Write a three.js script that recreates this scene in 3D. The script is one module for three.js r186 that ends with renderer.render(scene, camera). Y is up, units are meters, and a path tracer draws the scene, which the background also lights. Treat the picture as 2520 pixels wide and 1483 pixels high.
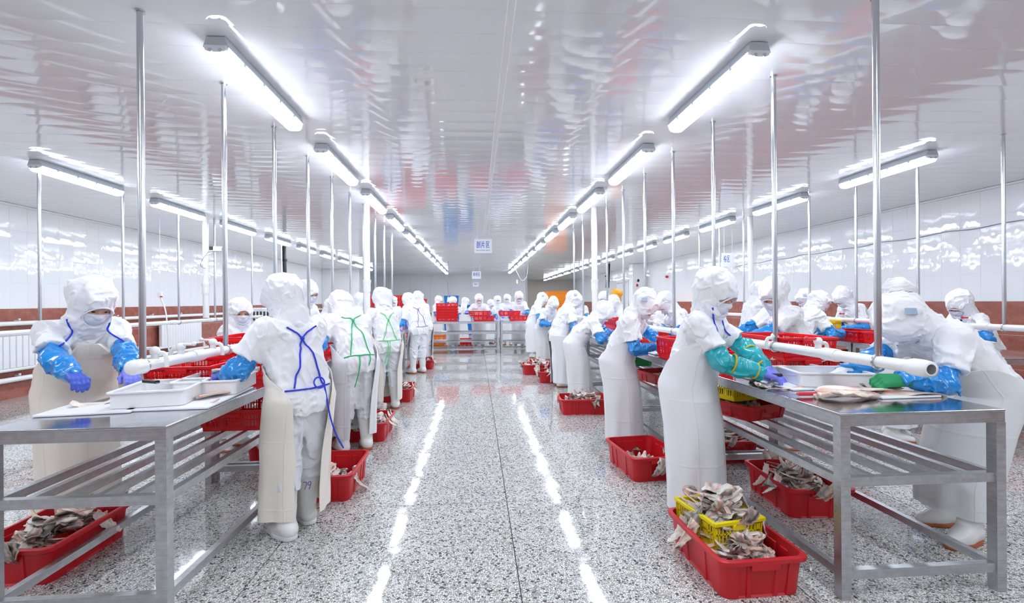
import * as THREE from 'three';
import { mergeGeometries, toCreasedNormals } from 'three/addons/utils/BufferGeometryUtils.js';
import { RoundedBoxGeometry } from 'three/addons/geometries/RoundedBoxGeometry.js';
import { RectAreaLightUniformsLib } from 'three/addons/lights/RectAreaLightUniformsLib.js';

// ---------- camera, exposure (world: x right, y up, depth D runs along -z) ----------
RectAreaLightUniformsLib.init();
const scene = new THREE.Scene();
scene.background = new THREE.Color(0x000000);
const camera = new THREE.PerspectiveCamera(2 * Math.atan(741.5 / 1200) * 180 / Math.PI, 2520 / 1483, 0.05, 100);
camera.position.set(0, 1.45, 0);
camera.rotation.order = 'YXZ';
camera.rotation.set(0, THREE.MathUtils.degToRad(-4.2), THREE.MathUtils.degToRad(-0.45));
const renderer = new THREE.WebGLRenderer({ antialias: true });
renderer.toneMapping = THREE.LinearToneMapping;
renderer.toneMappingExposure = 1.13;
renderer.shadowMap.enabled = true;
const LAMP_LIGHT = 24, LAMP_GLOW = 20;      // radiance of the tubes' light and of the covers one sees
const LAMP_COLOUR = 0xebf3ff;

// ---------- helpers ----------
const CEIL = 3.03, TABLE = 0.90;
const XL = -7.2, XR = 7.35, DBACK = -3.6, DFAR = 28, DDEEP = 36;
let seedState = 12345;
const rnd = () => { seedState = (seedState * 1664525 + 1013904223) >>> 0; return seedState / 4294967296; };
const rr = (a, b) => a + (b - a) * rnd();
const rad = d => d * Math.PI / 180;
const V = (x, y, z) => new THREE.Vector3(x, y, z);
const W = (X, Y, D) => new THREE.Vector3(X, Y, -D);
const taken = new Map();
function numbered(name) {
  const n = taken.get(name) ?? 0; taken.set(name, n + 1);
  return n ? name + '_' + String(n).padStart(3, '0') : name;
}
function tag(o, label, category, group, kind) {
  o.userData.label = label; if (category) o.userData.category = category;
  if (group) o.userData.group = group; if (kind) o.userData.kind = kind;
  return o;
}
function thing(name, label, category, pos = V(0, 0, 0), turn = 0, group) {
  const o = new THREE.Group(); o.name = numbered(name); scene.add(o);
  o.position.copy(pos); o.rotation.y = turn; return tag(o, label, category, group);
}
function part(name, geo, mat, parent) {
  const m = new THREE.Mesh(geo, mat); m.name = name; m.castShadow = m.receiveShadow = true; parent.add(m); return m;
}
function solo(name, geo, mat, label, category, pos, group) {
  const m = part(numbered(name), geo, mat, scene); if (pos) m.position.copy(pos); return tag(m, label, category, group);
}
function struct(name) { const g = new THREE.Group(); g.name = name; g.userData.kind = 'structure'; scene.add(g); return g; }
function copy(o, pos, turn, label, group) {
  const c = o.clone(); c.name = numbered(o.name.replace(/_\d{3}$/, '')); c.userData = { ...o.userData };
  c.position.copy(pos); c.rotation.y = turn; c.userData.label = label; if (group) c.userData.group = group; scene.add(c); return c;
}
const ORD = ['first', 'second', 'third', 'fourth', 'fifth', 'sixth', 'seventh', 'eighth', 'ninth', 'tenth', 'eleventh', 'twelfth', 'thirteenth', 'fourteenth', 'fifteenth'];
const box = (w, h, d, x = 0, y = 0, z = 0) => new THREE.BoxGeometry(w, h, d).translate(x, y, z);
const rbox = (w, h, d, r, x = 0, y = 0, z = 0) => new RoundedBoxGeometry(w, h, d, 2, r).translate(x, y, z);
const cyl = (r0, r1, h, n = 16) => new THREE.CylinderGeometry(r0, r1, h, n);
const tube = (pts, r, seg = 24, n = 8, closed = false) => new THREE.TubeGeometry(new THREE.CatmullRomCurve3(pts, closed), seg, r, n, closed);
function bar(a, b, r, n = 12) {      // straight round bar between two points
  const d = b.clone().sub(a), g = new THREE.CylinderGeometry(r, r, d.length(), n);
  g.applyQuaternion(new THREE.Quaternion().setFromUnitVectors(V(0, 1, 0), d.normalize()));
  return g.translate((a.x + b.x) / 2, (a.y + b.y) / 2, (a.z + b.z) / 2);
}
function merged(list) { return mergeGeometries(list.map(g => { const h = g.index ? g.toNonIndexed() : g; for (const k of Object.keys(h.attributes)) if (!['position', 'normal', 'uv', 'color'].includes(k)) h.deleteAttribute(k); return h; })); }

// ---------- noise and textures ----------
const hash3 = (i, j, k) => { let h = (Math.imul(i, 374761393) + Math.imul(j, 668265263) + Math.imul(k, 1274126177)) | 0; h = Math.imul(h ^ (h >>> 13), 1274126177); return ((h ^ (h >>> 16)) >>> 0) / 4294967296; };
function noise3(x, y, z) {
  const i = Math.floor(x), j = Math.floor(y), k = Math.floor(z); let u = x - i, v = y - j, w = z - k;
  u = u * u * (3 - 2 * u); v = v * v * (3 - 2 * v); w = w * w * (3 - 2 * w);
  const L = (a, b, t) => a + (b - a) * t;
  return L(L(L(hash3(i, j, k), hash3(i + 1, j, k), u), L(hash3(i, j + 1, k), hash3(i + 1, j + 1, k), u), v),
    L(L(hash3(i, j, k + 1), hash3(i + 1, j, k + 1), u), L(hash3(i, j + 1, k + 1), hash3(i + 1, j + 1, k + 1), u), v), w) * 2 - 1;
}
function wrapNoise(x, y, p, s) {     // tiles with period p
  const i = Math.floor(x), j = Math.floor(y); let u = x - i, v = y - j; u = u * u * (3 - 2 * u); v = v * v * (3 - 2 * v);
  const m = a => ((a % p) + p) % p, h = (a, b) => hash3(m(a), m(b), s);
  return (h(i, j) * (1 - u) + h(i + 1, j) * u) * (1 - v) + (h(i, j + 1) * (1 - u) + h(i + 1, j + 1) * u) * v;
}
function dataTex(n, fn, srgb, repeat = 1) {
  const d = new Uint8Array(n * n * 4);
  for (let y = 0, o = 0; y < n; y++) for (let x = 0; x < n; x++, o += 4) {
    const c = fn(x / n, y / n, x, y);
    if (typeof c === 'number') d[o] = d[o + 1] = d[o + 2] = Math.max(0, Math.min(255, c * 255)); else { d[o] = c[0]; d[o + 1] = c[1]; d[o + 2] = c[2]; }
    d[o + 3] = 255;
  }
  const t = new THREE.DataTexture(d, n, n); t.magFilter = THREE.LinearFilter; t.minFilter = THREE.LinearMipmapLinearFilter; t.generateMipmaps = true;
  t.wrapS = t.wrapT = THREE.RepeatWrapping; if (srgb) t.colorSpace = THREE.SRGBColorSpace; t.repeat.set(repeat, repeat); t.needsUpdate = true; return t;
}
// terrazzo: broken stone chips in a dark binder, two metres a repeat
const TERR = 2.0, TN = 2048, CELLS = 190;
const terrazzo = dataTex(TN, (u, v) => {
  const x = u * CELLS, y = v * CELLS, ci = Math.floor(x), cj = Math.floor(y); let f1 = 9, f2 = 9, id = 0;
  for (let j = -1; j <= 1; j++) for (let i = -1; i <= 1; i++) {
    const a = (ci + i + CELLS) % CELLS, b = (cj + j + CELLS) % CELLS;
    const px = ci + i + hash3(a, b, 1), py = cj + j + hash3(a, b, 2), dx = px - x, dy = py - y;
    const d = Math.sqrt(dx * dx + dy * dy) + 0.35 * hash3(a, b, 3);
    if (d < f1) { f2 = f1; f1 = d; id = hash3(a, b, 4) + a * 0; } else if (d < f2) f2 = d;
  }
  const edge = f2 - f1, t = hash3(Math.floor(id * 1e6), 7, 7);
  let c; if (id < 0.62) c = [226 + t * 22, 226 + t * 20, 222 + t * 20]; else if (id < 0.85) c = [170 + t * 30, 170 + t * 30, 166 + t * 28]; else if (id < 0.935) c = [198, 188, 160 + t * 20]; else c = [60 + t * 50, 62 + t * 50, 62 + t * 50];
  const k = Math.min(1, Math.max(0, (edge - 0.07) / 0.12)), g = 74 + 36 * wrapNoise(u * 24, v * 24, 24, 9), n = (hash3(Math.floor(u * TN), Math.floor(v * TN), 5) - 0.5) * 14;
  return [g + (c[0] - g) * k + n, g + (c[1] - g) * k + n, g * 0.98 + (c[2] - g * 0.98) * k + n].map(q => Math.max(0, Math.min(255, q)));
}, true);
const floorRough = dataTex(512, (u, v) => { const a = 0.5 * wrapNoise(u * 5, v * 5, 5, 3) + 0.3 * wrapNoise(u * 17, v * 17, 17, 4) + 0.2 * wrapNoise(u * 61, v * 61, 61, 5); return [0, 255 * Math.min(1, 0.24 + 0.5 * a), 0]; }, false);
const waveBump = dataTex(256, (u, v) => 0.7 * wrapNoise(u * 3, v * 3, 3, 11) + 0.3 * wrapNoise(u * 7, v * 7, 7, 12), false);
const steelTex = dataTex(512, (u, v) => { const s = 0.5 * wrapNoise(u * 6, v * 190, 190, 21) + 0.5 * wrapNoise(u * 40, v * 40, 40, 22); return 0.84 + 0.14 * s; }, true);
const steelRough = dataTex(512, (u, v) => [0, 255 * (0.45 + 0.35 * wrapNoise(u * 9, v * 9, 9, 23) + 0.2 * wrapNoise(u * 50, v * 50, 50, 24)), 0], false);
const brownTex = dataTex(512, (u, v) => { const a = wrapNoise(u * 6, v * 6, 6, 31), b = wrapNoise(u * 21, v * 21, 21, 32), c = wrapNoise(u * 90, v * 90, 90, 33), t = 0.5 * a + 0.3 * b + 0.2 * c; return [142 + 44 * t, 80 + 38 * t, 66 + 36 * t]; }, true);
const floorBump = waveBump.clone(); floorBump.repeat.set(4, 4); floorBump.needsUpdate = true;
const clothBump = dataTex(256, (u, v) => 0.5 * wrapNoise(u * 9, v * 9, 9, 41) + 0.5 * wrapNoise(u * 25, v * 25, 25, 42), false);

// pressed fold lines and soft creases of plastic aprons
const apronBump = dataTex(512, (u, v) => { const l = (t, c) => Math.exp(-Math.pow((Math.abs(((t - c + 1.5) % 1) - 0.5)) / 0.018, 2)); const w = wrapNoise(u * 6 + 0.6 * wrapNoise(u * 4, v * 4, 4, 51), v * 6, 6, 52), f = Math.exp(-Math.pow((w - 0.5) / 0.05, 2)); return 0.15 + 0.42 * Math.max(l(u, 0.25), l(v, 0.3) * 0.8) + 0.05 * f + 0.3 * wrapNoise(u * 3, v * 3, 3, 53); }, false);
// ---------- materials ----------
const std = (color, roughness = 0.6, metalness = 0, extra = {}) => new THREE.MeshPhysicalMaterial({ color, roughness, metalness, ...extra });
const M = {
  floor: std(0xffffff, 0.115, 0, { map: terrazzo, roughnessMap: floorRough, bumpMap: floorBump, bumpScale: 0.0010 }),
  joint: std(0x3c4040, 0.6),
  ceiling: std(0xedeff2, 0.045, 0, { ior: 1.8, bumpMap: waveBump, bumpScale: 0.0005 }),
  seam: std(0xf2f2f4, 0.35),
  tile: std(0xf4f6f8, 0.035, 0, { ior: 1.55, bumpMap: waveBump, bumpScale: 0.0010 }),
  grout: std(0xe4e7ea, 0.8),
  brown: std(0xffffff, 0.22, 0, { map: brownTex }),
  panelGrey: std(0xe6eaee, 0.4),
  white: std(0xf1f2f3, 0.45), beige: std(0xc9c3b8, 0.6), dark: std(0x24272b, 0.5), black: std(0x101114, 0.4),
  pvc: std(0xf4f4f2, 0.25), radiator: std(0xf3f5f7, 0.3), grey: std(0x8d9299, 0.45),
  steel: std(0xdadde0, 0.55, 1, { map: steelTex, roughnessMap: steelRough }),
  steelTop: std(0xdfe2e6, 0.17, 1, { map: steelTex, roughnessMap: steelRough }),
  pole: std(0xced2d6, 0.22, 1),
  lampBody: std(0xc3ccd2, 0.4), lampCap: std(0xeef1f4, 0.35), lampClip: std(0xdfe4e8, 0.25, 0.3),
  glow: new THREE.MeshStandardMaterial({ color: 0xffffff, roughness: 0.4, emissive: LAMP_COLOUR, emissiveIntensity: LAMP_GLOW }),
  red: std(0xe8121a, 0.33), redTub: std(0xc4101e, 0.4), yellow: std(0xf2dc0c, 0.38), green: std(0x12924a, 0.4), blue: std(0x1474c4, 0.4), orange: std(0xf58a08, 0.4),
  trayWhite: std(0xf4f4f5, 0.32), board: std(0xf0f0f2, 0.45),
  coat: std(0xf7f8fa, 0.85, 0, { bumpMap: clothBump, bumpScale: 0.0012 }), trousers: std(0xf0f2f6, 0.85, 0, { bumpMap: clothBump, bumpScale: 0.0012 }),
  hood: std(0xf7f8fa, 0.85, 0, { bumpMap: clothBump, bumpScale: 0.0012 }), mask: std(0xeceff6, 0.8),
  apron: std(0xf4f6f8, 0.36, 0, { bumpMap: apronBump, bumpScale: 0.005 }), apronCream: std(0xfaf3e6, 0.3, 0, { bumpMap: apronBump, bumpScale: 0.004 }), apronDull: std(0xeaeded, 0.34, 0, { bumpMap: apronBump, bumpScale: 0.005 }),
  boot: std(0xf3f3f0, 0.3), sole: std(0xb5663a, 0.6), soleWhite: std(0xe8e9ea, 0.5),
  sleeveBlue: std(0x0a8fe0, 0.2, 0, { clearcoat: 0.6, clearcoatRoughness: 0.15 }), sleeveTeal: std(0x0fb0bb, 0.26, 0, { clearcoat: 0.4, clearcoatRoughness: 0.2 }),
  glove: std(0x7f88ee, 0.45), gloveGreen: std(0x27935c, 0.8), gloveWhite: std(0xe6e9ec, 0.8), gloveDark: std(0x4660c8, 0.5),
  skin: std(0xd3a184, 0.55), eye: std(0x1c1310, 0.3), brow: std(0x2a1d18, 0.7), badge: std(0x9fb0c4, 0.6),
  strapBlue: std(0x2b3fd6, 0.6), strapGreen: std(0x2fbf76, 0.6), strapLime: std(0x63dd86, 0.6), strapPurple: std(0x7a58b8, 0.6), strapPink: std(0xf49ac0, 0.6),
  yellowSuit: std(0xf6aa06, 0.45), band: std(0xd9b914, 0.5),
  fish: std(0xffffff, 0.32, 0, { vertexColors: true }), blade: std(0xd7dade, 0.18, 1), tapBlue: std(0x3b7fc9, 0.4), tapRed: std(0xe0364a, 0.4),
};
// ---------- floor: terrazzo slabs with recessed joints ----------
{
  const floor = struct('floor'), PX = 1.4, PD = 1.36, GAP = 0.006;
  part('joint_bed', box(XR - XL + 0.4, 0.06, DDEEP - DBACK + 0.4, (XL + XR) / 2, -0.034, -(DDEEP + DBACK) / 2), M.joint, floor);
  const variants = [];
  for (let v = 0; v < 10; v++) {
    const g = new THREE.BoxGeometry(PX - GAP, 0.02, PD - GAP), ou = rnd(), ov = rnd(), p = g.attributes.position, u = g.attributes.uv;
    for (let i = 0; i < p.count; i++) u.setXY(i, ou + (v & 1 ? p.getX(i) : -p.getX(i)) / TERR, ov + p.getZ(i) / TERR);
    variants.push(g);
  }
  for (let i = -6; i < 6; i++) for (let j = -6; j < 25; j++) {
    const x0 = Math.max(XL, 0.21 + i * PX), x1 = Math.min(XR, 0.21 + (i + 1) * PX), d0 = 3.53 + j * PD; if (x1 <= x0 + 0.1 || d0 < DBACK - PD || d0 > DDEEP) continue;
    const s = part('terrazzo_slab', variants[Math.floor(rnd() * variants.length)], M.floor, floor);
    const w = (x1 - x0) / PX; s.scale.x = w; s.position.set((x0 + x1) / 2, -0.01, -(d0 + PD / 2));
  }
}
// ---------- ceiling: glossy planks laid across the hall, gently bowed ----------
{
  const ceil = struct('ceiling'), P = 0.24, SEAM = 0.2;
  part('ceiling_slab', box(XR - XL + 0.4, 0.1, DDEEP - DBACK + 0.4, (XL + XR) / 2, CEIL + 0.075, -(DDEEP + DBACK) / 2), M.white, ceil);
  const plank = (w, bow) => {
    const sh = new THREE.Shape(); sh.moveTo(0, 0.024); sh.lineTo(0, 0);
    const N = 10, h = P - 0.0012; for (let i = 1; i <= N; i++) { const t = i / N; sh.lineTo(t * h, -bow * 4 * t * (1 - t)); }
    sh.lineTo(h, 0.024);
    let g = new THREE.ExtrudeGeometry(sh, { depth: w, bevelEnabled: false, steps: 1 });
    g.rotateY(Math.PI / 2); g = toCreasedNormals(g, 0.3);
    const p = g.attributes.position, u = g.attributes.uv; for (let i = 0; i < p.count; i++) u.setXY(i, p.getX(i) * 0.9, p.getZ(i) * 0.9);
    return g;                           // x: 0..w, z: 0..-P
  };
  const halves = [[XL, SEAM - 0.02], [SEAM + 0.02, XR]].map(([a, b]) => ({ a, g: [0.0009, 0.0014, 0.0019, 0.0012].map(k => plank(b - a, k)) }));
  for (let d = DBACK; d < DDEEP; d += P) for (const { a, g } of halves) {
    const m = part('ceiling_plank', g[Math.floor(rnd() * 4)], M.ceiling, ceil); m.position.set(a, CEIL, -d); m.rotation.x = rr(-0.0012, 0.0012);
  }
  part('seam_strip', rbox(0.045, 0.012, DDEEP - DBACK, 0.004, SEAM, CEIL - 0.004, -(DDEEP + DBACK) / 2), M.seam, ceil);
}
// ---------- side walls: white glazed tiles over a brown dado ----------
const DADO = 1.40;
function sideWall(name, x, sgn, dNear, dCut) {
  const wall = struct(name), t = 0.012, TW = 0.3, rows = 4, th = (CEIL - DADO) / rows, BW = 0.6, brows = 3, bh = DADO / brows;
  part('wall_core', box(0.2, CEIL + 0.1, DDEEP - DBACK + 0.4, x + sgn * 0.1035, CEIL / 2, -(DDEEP + DBACK) / 2), M.grout, wall);
  const tg = rbox(t, th - 0.002, TW - 0.002, 0.001), bg = rbox(t, bh - 0.004, BW - 0.004, 0.0015), far = [], farB = [];
  for (let c = 0, d = DBACK; d < DDEEP - 0.01; c++, d += TW) for (let r = 0; r < rows; r++) {
    const y = DADO + (r + 0.5) * th, z = -(d + TW / 2), ax = rr(-0.006, 0.006), ay = rr(-0.005, 0.005);
    if (d > dNear && d < dCut) { const m = part('wall_tile', tg, M.tile, wall); m.position.set(x + sgn * t / 2, y, z); m.rotation.set(0, ay, ax); }
    else far.push(tg.clone().rotateZ(ax).rotateY(ay).translate(x + sgn * t / 2, y, z));
  }
  for (let d = DBACK; d < DDEEP - 0.01; d += BW) for (let r = 0; r < brows; r++) {
    const y = (r + 0.5) * bh, z = -(d + BW / 2), ay = rr(-0.003, 0.003);
    if (d > dNear && d < 28) { const m = part('dado_tile', bg, M.brown, wall); m.position.set(x + sgn * t / 2, y, z); m.rotation.set(0, ay, 0); }
    else farB.push(bg.clone().rotateY(ay).translate(x + sgn * t / 2, y, z));
  }
  part('far_wall_tiles', merged(far), M.tile, wall).userData.kind = 'stuff';
  part('far_dado_tiles', merged(farB), M.brown, wall).userData.kind = 'stuff';
  // cover strip where the wall meets the ceiling
  part('cornice_strip', rbox(0.05, 0.03, DDEEP - DBACK, 0.006, x - sgn * 0.026, CEIL - 0.018, -(DDEEP + DBACK) / 2), M.white, struct(sgn < 0 ? 'trim_2' : 'trim_3'));
  return wall;
}
sideWall('wall_left', XL, -1, 7.4, 26);
sideWall('wall_right', XR, 1, 5.0, 23.6);
{
  const w = struct('wall_front');    // behind the camera
  part('wall_core', box(XR - XL + 0.4, CEIL + 0.1, 0.2, (XL + XR) / 2, CEIL / 2, -DBACK + 0.1), M.tile, w);
  part('dado_band', box(XR - XL, DADO, 0.02, (XL + XR) / 2, DADO / 2, -DBACK - 0.01), M.brown, w);
  const b = struct('wall_back');     // grey sandwich panels, then a deeper bay on the right
  const x1 = 2.9, PW = 1.15;
  part('wall_core', box(x1 - XL, CEIL + 0.1, 0.1, (x1 + XL) / 2, CEIL / 2, -(DFAR + 0.08)), M.panelGrey, b);
  for (let x = XL, i = 0; x < x1 - 0.01; x += PW, i++) { const w2 = Math.min(PW, x1 - x); part('wall_panel', rbox(w2 - 0.006, CEIL, 0.03, 0.004, x + w2 / 2, CEIL / 2, -(DFAR + 0.015)), M.panelGrey, b); }
  part('corner_trim', rbox(0.08, CEIL, 0.08, 0.01, x1, CEIL / 2, -(DFAR + 0.04)), M.white, b);
  part('bay_side', box(0.1, CEIL, DDEEP - DFAR, x1 - 0.08, CEIL / 2, -(DFAR + DDEEP) / 2 - 0.1), M.panelGrey, b);
  part('bay_wall', box(XR - x1 + 0.4, CEIL + 0.1, 0.2, (XR + x1) / 2, CEIL / 2, -(DDEEP + 0.1)), M.beige, b);
  const hatch = part('hatch_frame', box(1.9, 1.25, 0.02, -0.1, 1.35, -(DFAR - 0.012)), M.white, b);
  part('hatch_panel', box(1.8, 1.15, 0.02, -0.1, 1.35, -(DFAR - 0.02)), M.panelGrey, hatch);
  // end of the left wall: a white boxed column
  const col = struct('trim_1'); part('boxed_column', rbox(1.7, CEIL, 1.2, 0.02, XL + 0.85, CEIL / 2, -24), M.tile, col);
}
// ---------- ceiling lamps: twin tubes in a clear-covered batten ----------
{
  const L = 1.27, Wd = 0.135;
  const half = (r, h, len) => {        // rounded trough, open side up
    const s = new THREE.Shape(); s.moveTo(-r, 0); s.bezierCurveTo(-r, -h * 0.9, -r * 0.7, -h, 0, -h); s.bezierCurveTo(r * 0.7, -h, r, -h * 0.9, r, 0); s.lineTo(-r, 0);
    return new THREE.ExtrudeGeometry(s, { depth: len, bevelEnabled: true, bevelSize: 0.008, bevelThickness: 0.012, bevelSegments: 2, curveSegments: 6 }).translate(0, 0, -len / 2);
  };
  const bodyG = (() => { const s = new THREE.Shape(); s.moveTo(-0.068, 0); s.lineTo(-0.05, 0.055); s.lineTo(0.05, 0.055); s.lineTo(0.068, 0); s.closePath(); return new THREE.ExtrudeGeometry(s, { depth: L - 0.02, bevelEnabled: true, bevelSize: 0.006, bevelThickness: 0.01, bevelSegments: 2 }).translate(0, 0, -L / 2 + 0.01); })();
  const coverG = half(0.058, 0.05, L - 0.05), capG = half(0.060, 0.030, 0.008), clipG = rbox(0.012, 0.03, 0.03, 0.003), stubG = cyl(0.0125, 0.0125, 0.03, 10).rotateX(Math.PI / 2), mountG = cyl(0.012, 0.012, 0.012, 8);
  const proto = new THREE.Group(); proto.name = 'ceiling_lamp';
  part('housing', bodyG, M.lampBody, proto).position.y = -0.008;
  part('cover', coverG, M.glow, proto).position.y = -0.015;
  for (const s of [-1, 1]) {
    const e = part('end_cap', capG, M.lampCap, proto); e.position.set(0, -0.006, s * (L / 2 - 0.012));
    for (const k of [-1, 1]) part('tube_holder', stubG, M.lampBody, e).position.set(k * 0.028, -0.026, s * 0.004);
    part('hanger', mountG, M.lampClip, proto).position.set(0, 0.05, s * 0.4);
    for (const z of [-0.42, -0.14, 0.14, 0.42]) part('clip', clipG, M.lampClip, proto).position.set(s * 0.066, -0.012, z);
  }
  const rows = [
    ['over the left fillet tables', -1.52, 2.99, 1.95, 12, 2],
    ['over the right fillet tables', 1.74, 2.86, 1.92, 12, 2],
    ['near the radiator wall', -4.76, 5.64, 1.97, 9, 3],
    ['near the plain tiled wall', 4.85, 4.84, 2.02, 15, 3],
  ];
  for (const [where, X, D0, step, n, back] of rows) for (let i = -back; i < n; i++) {
    const D = D0 + L / 2 + i * step - (i < 0 ? 0.7 : 0);
    const label = i < 0 ? `twin-tube ceiling lamp ${where}, ${ORD[-i - 1]} behind the viewpoint` : `twin-tube ceiling lamp ${where}, ${ORD[i]} from the front`;
    const o = proto.clone(); o.name = numbered('ceiling_lamp'); o.position.copy(W(X, CEIL - 0.056, D)); scene.add(o);
    tag(o, label, 'ceiling lamp', 'twin-tube ceiling lamps');
    const l = new THREE.RectAreaLight(LAMP_COLOUR, LAMP_LIGHT, 0.11, L - 0.12); l.position.set(0, -0.086, 0); l.rotation.x = -Math.PI / 2; l.name = 'lamp_light'; o.add(l);
  }
}
// ---------- implicit surfaces: smooth unions of tapered capsules, meshed with surface nets ----------
const smin = (a, b, k) => { const h = Math.max(k - Math.abs(a - b), 0) / k; return Math.min(a, b) - h * h * k * 0.25; };
function capsules(list, k) {           // list of [a, b, ra, rb, endCut?]
  const n = list.length, A = new Float64Array(n * 9), cut = new Uint8Array(n);
  list.forEach(([a, b, ra, rb, c], i) => { const dx = b.x - a.x, dy = b.y - a.y, dz = b.z - a.z; A.set([a.x, a.y, a.z, dx, dy, dz, 1 / Math.max(1e-9, dx * dx + dy * dy + dz * dz), ra, rb - ra], i * 9); cut[i] = c ? 1 : 0; });
  return (x, y, z) => {
    let d = 9;
    for (let i = 0, o = 0; i < n; i++, o += 9) {
      const px = x - A[o], py = y - A[o + 1], pz = z - A[o + 2], dx = A[o + 3], dy = A[o + 4], dz = A[o + 5];
      const raw = (px * dx + py * dy + pz * dz) * A[o + 6], t = raw < 0 ? 0 : raw > 1 ? 1 : raw;
      const ex = px - dx * t, ey = py - dy * t, ez = pz - dz * t; let q = Math.sqrt(ex * ex + ey * ey + ez * ez) - A[o + 7] - A[o + 8] * t;
      if (cut[i]) q = Math.max(q, (raw - 1) / Math.sqrt(A[o + 6]));
      d = d - q > k ? q : q - d > k ? d : smin(d, q, k);
    }
    return d;
  };
}
function surface(f, lo, hi, cell) {
  const nx = Math.ceil((hi.x - lo.x) / cell) + 2, ny = Math.ceil((hi.y - lo.y) / cell) + 2, nz = Math.ceil((hi.z - lo.z) / cell) + 2, N = nx * ny * nz;
  const F = new Float32Array(N), B = 5, diag = B * cell * 0.9 + 0.045, X = i => lo.x + i * cell, Y = j => lo.y + j * cell, Z = k => lo.z + k * cell;
  for (let k = 0; k < nz; k += B) for (let j = 0; j < ny; j += B) for (let i = 0; i < nx; i += B) {
    const c = f(X(i + B / 2), Y(j + B / 2), Z(k + B / 2)), near = Math.abs(c) < diag, i1 = Math.min(nx, i + B), j1 = Math.min(ny, j + B), k1 = Math.min(nz, k + B);
    for (let kk = k; kk < k1; kk++) for (let jj = j; jj < j1; jj++) for (let ii = i; ii < i1; ii++) F[(kk * ny + jj) * nx + ii] = near ? f(X(ii), Y(jj), Z(kk)) : c;
  }
  const id = new Int32Array(N).fill(-1), pos = [], idx = [], sx = 1, sy = nx, sz = nx * ny, corner = [0, sx, sy, sx + sy, sz, sx + sz, sy + sz, sx + sy + sz];
  const E = [[0, 1], [2, 3], [4, 5], [6, 7], [0, 2], [1, 3], [4, 6], [5, 7], [0, 4], [1, 5], [2, 6], [3, 7]];
  for (let k = 0; k < nz - 1; k++) for (let j = 0; j < ny - 1; j++) for (let i = 0; i < nx - 1; i++) {
    const o = (k * ny + j) * nx + i; let m = 0; for (let c = 0; c < 8; c++) if (F[o + corner[c]] < 0) m |= 1 << c;
    if (m === 0 || m === 255) continue;
    let x = 0, y = 0, z = 0, n = 0;
    for (const [a, b] of E) { const fa = F[o + corner[a]], fb = F[o + corner[b]]; if ((fa < 0) === (fb < 0)) continue; const t = fa / (fa - fb); x += (a & 1) + ((b & 1) - (a & 1)) * t; y += (a >> 1 & 1) + ((b >> 1 & 1) - (a >> 1 & 1)) * t; z += (a >> 2) + ((b >> 2) - (a >> 2)) * t; n++; }
    id[o] = pos.length / 3; pos.push(X(i + x / n), Y(j + y / n), Z(k + z / n));
  }
  const quad = (a, b, c, d, flip) => { if (a < 0 || b < 0 || c < 0 || d < 0) return; if (flip) idx.push(a, c, b, a, d, c); else idx.push(a, b, c, a, c, d); };
  for (let k = 1; k < nz - 1; k++) for (let j = 1; j < ny - 1; j++) for (let i = 1; i < nx - 1; i++) {
    const o = (k * ny + j) * nx + i, s = F[o] < 0;
    if (s !== F[o + sx] < 0) quad(id[o - sy - sz], id[o - sz], id[o], id[o - sy], !s);
    if (s !== F[o + sy] < 0) quad(id[o - sx - sz], id[o - sx], id[o], id[o - sz], !s);
    if (s !== F[o + sz] < 0) quad(id[o - sx - sy], id[o - sy], id[o], id[o - sx], !s);
  }
  const P = new Float32Array(pos), Nn = new Float32Array(P.length), U = new Float32Array(P.length / 3 * 2), e = Math.min(cell * 0.6, 0.005);
  for (let i = 0, q = 0; i < P.length; i += 3, q += 2) {
    const x = P[i], y = P[i + 1], z = P[i + 2], gx = f(x + e, y, z) - f(x - e, y, z), gy = f(x, y + e, z) - f(x, y - e, z), gz = f(x, y, z + e) - f(x, y, z - e), l = Math.hypot(gx, gy, gz) || 1;
    Nn[i] = gx / l; Nn[i + 1] = gy / l; Nn[i + 2] = gz / l; U[q] = (x + z * 0.7) * 2.5; U[q + 1] = y * 2.5;
  }
  const g = new THREE.BufferGeometry(); g.setAttribute('position', new THREE.BufferAttribute(P, 3)); g.setAttribute('normal', new THREE.BufferAttribute(Nn, 3)); g.setAttribute('uv', new THREE.BufferAttribute(U, 2)); g.setIndex(idx); return g;
}
const lerpV = (a, b, t) => a.clone().lerp(b, t);
const ridge = v => 1 - 2 * Math.abs(v);

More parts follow.
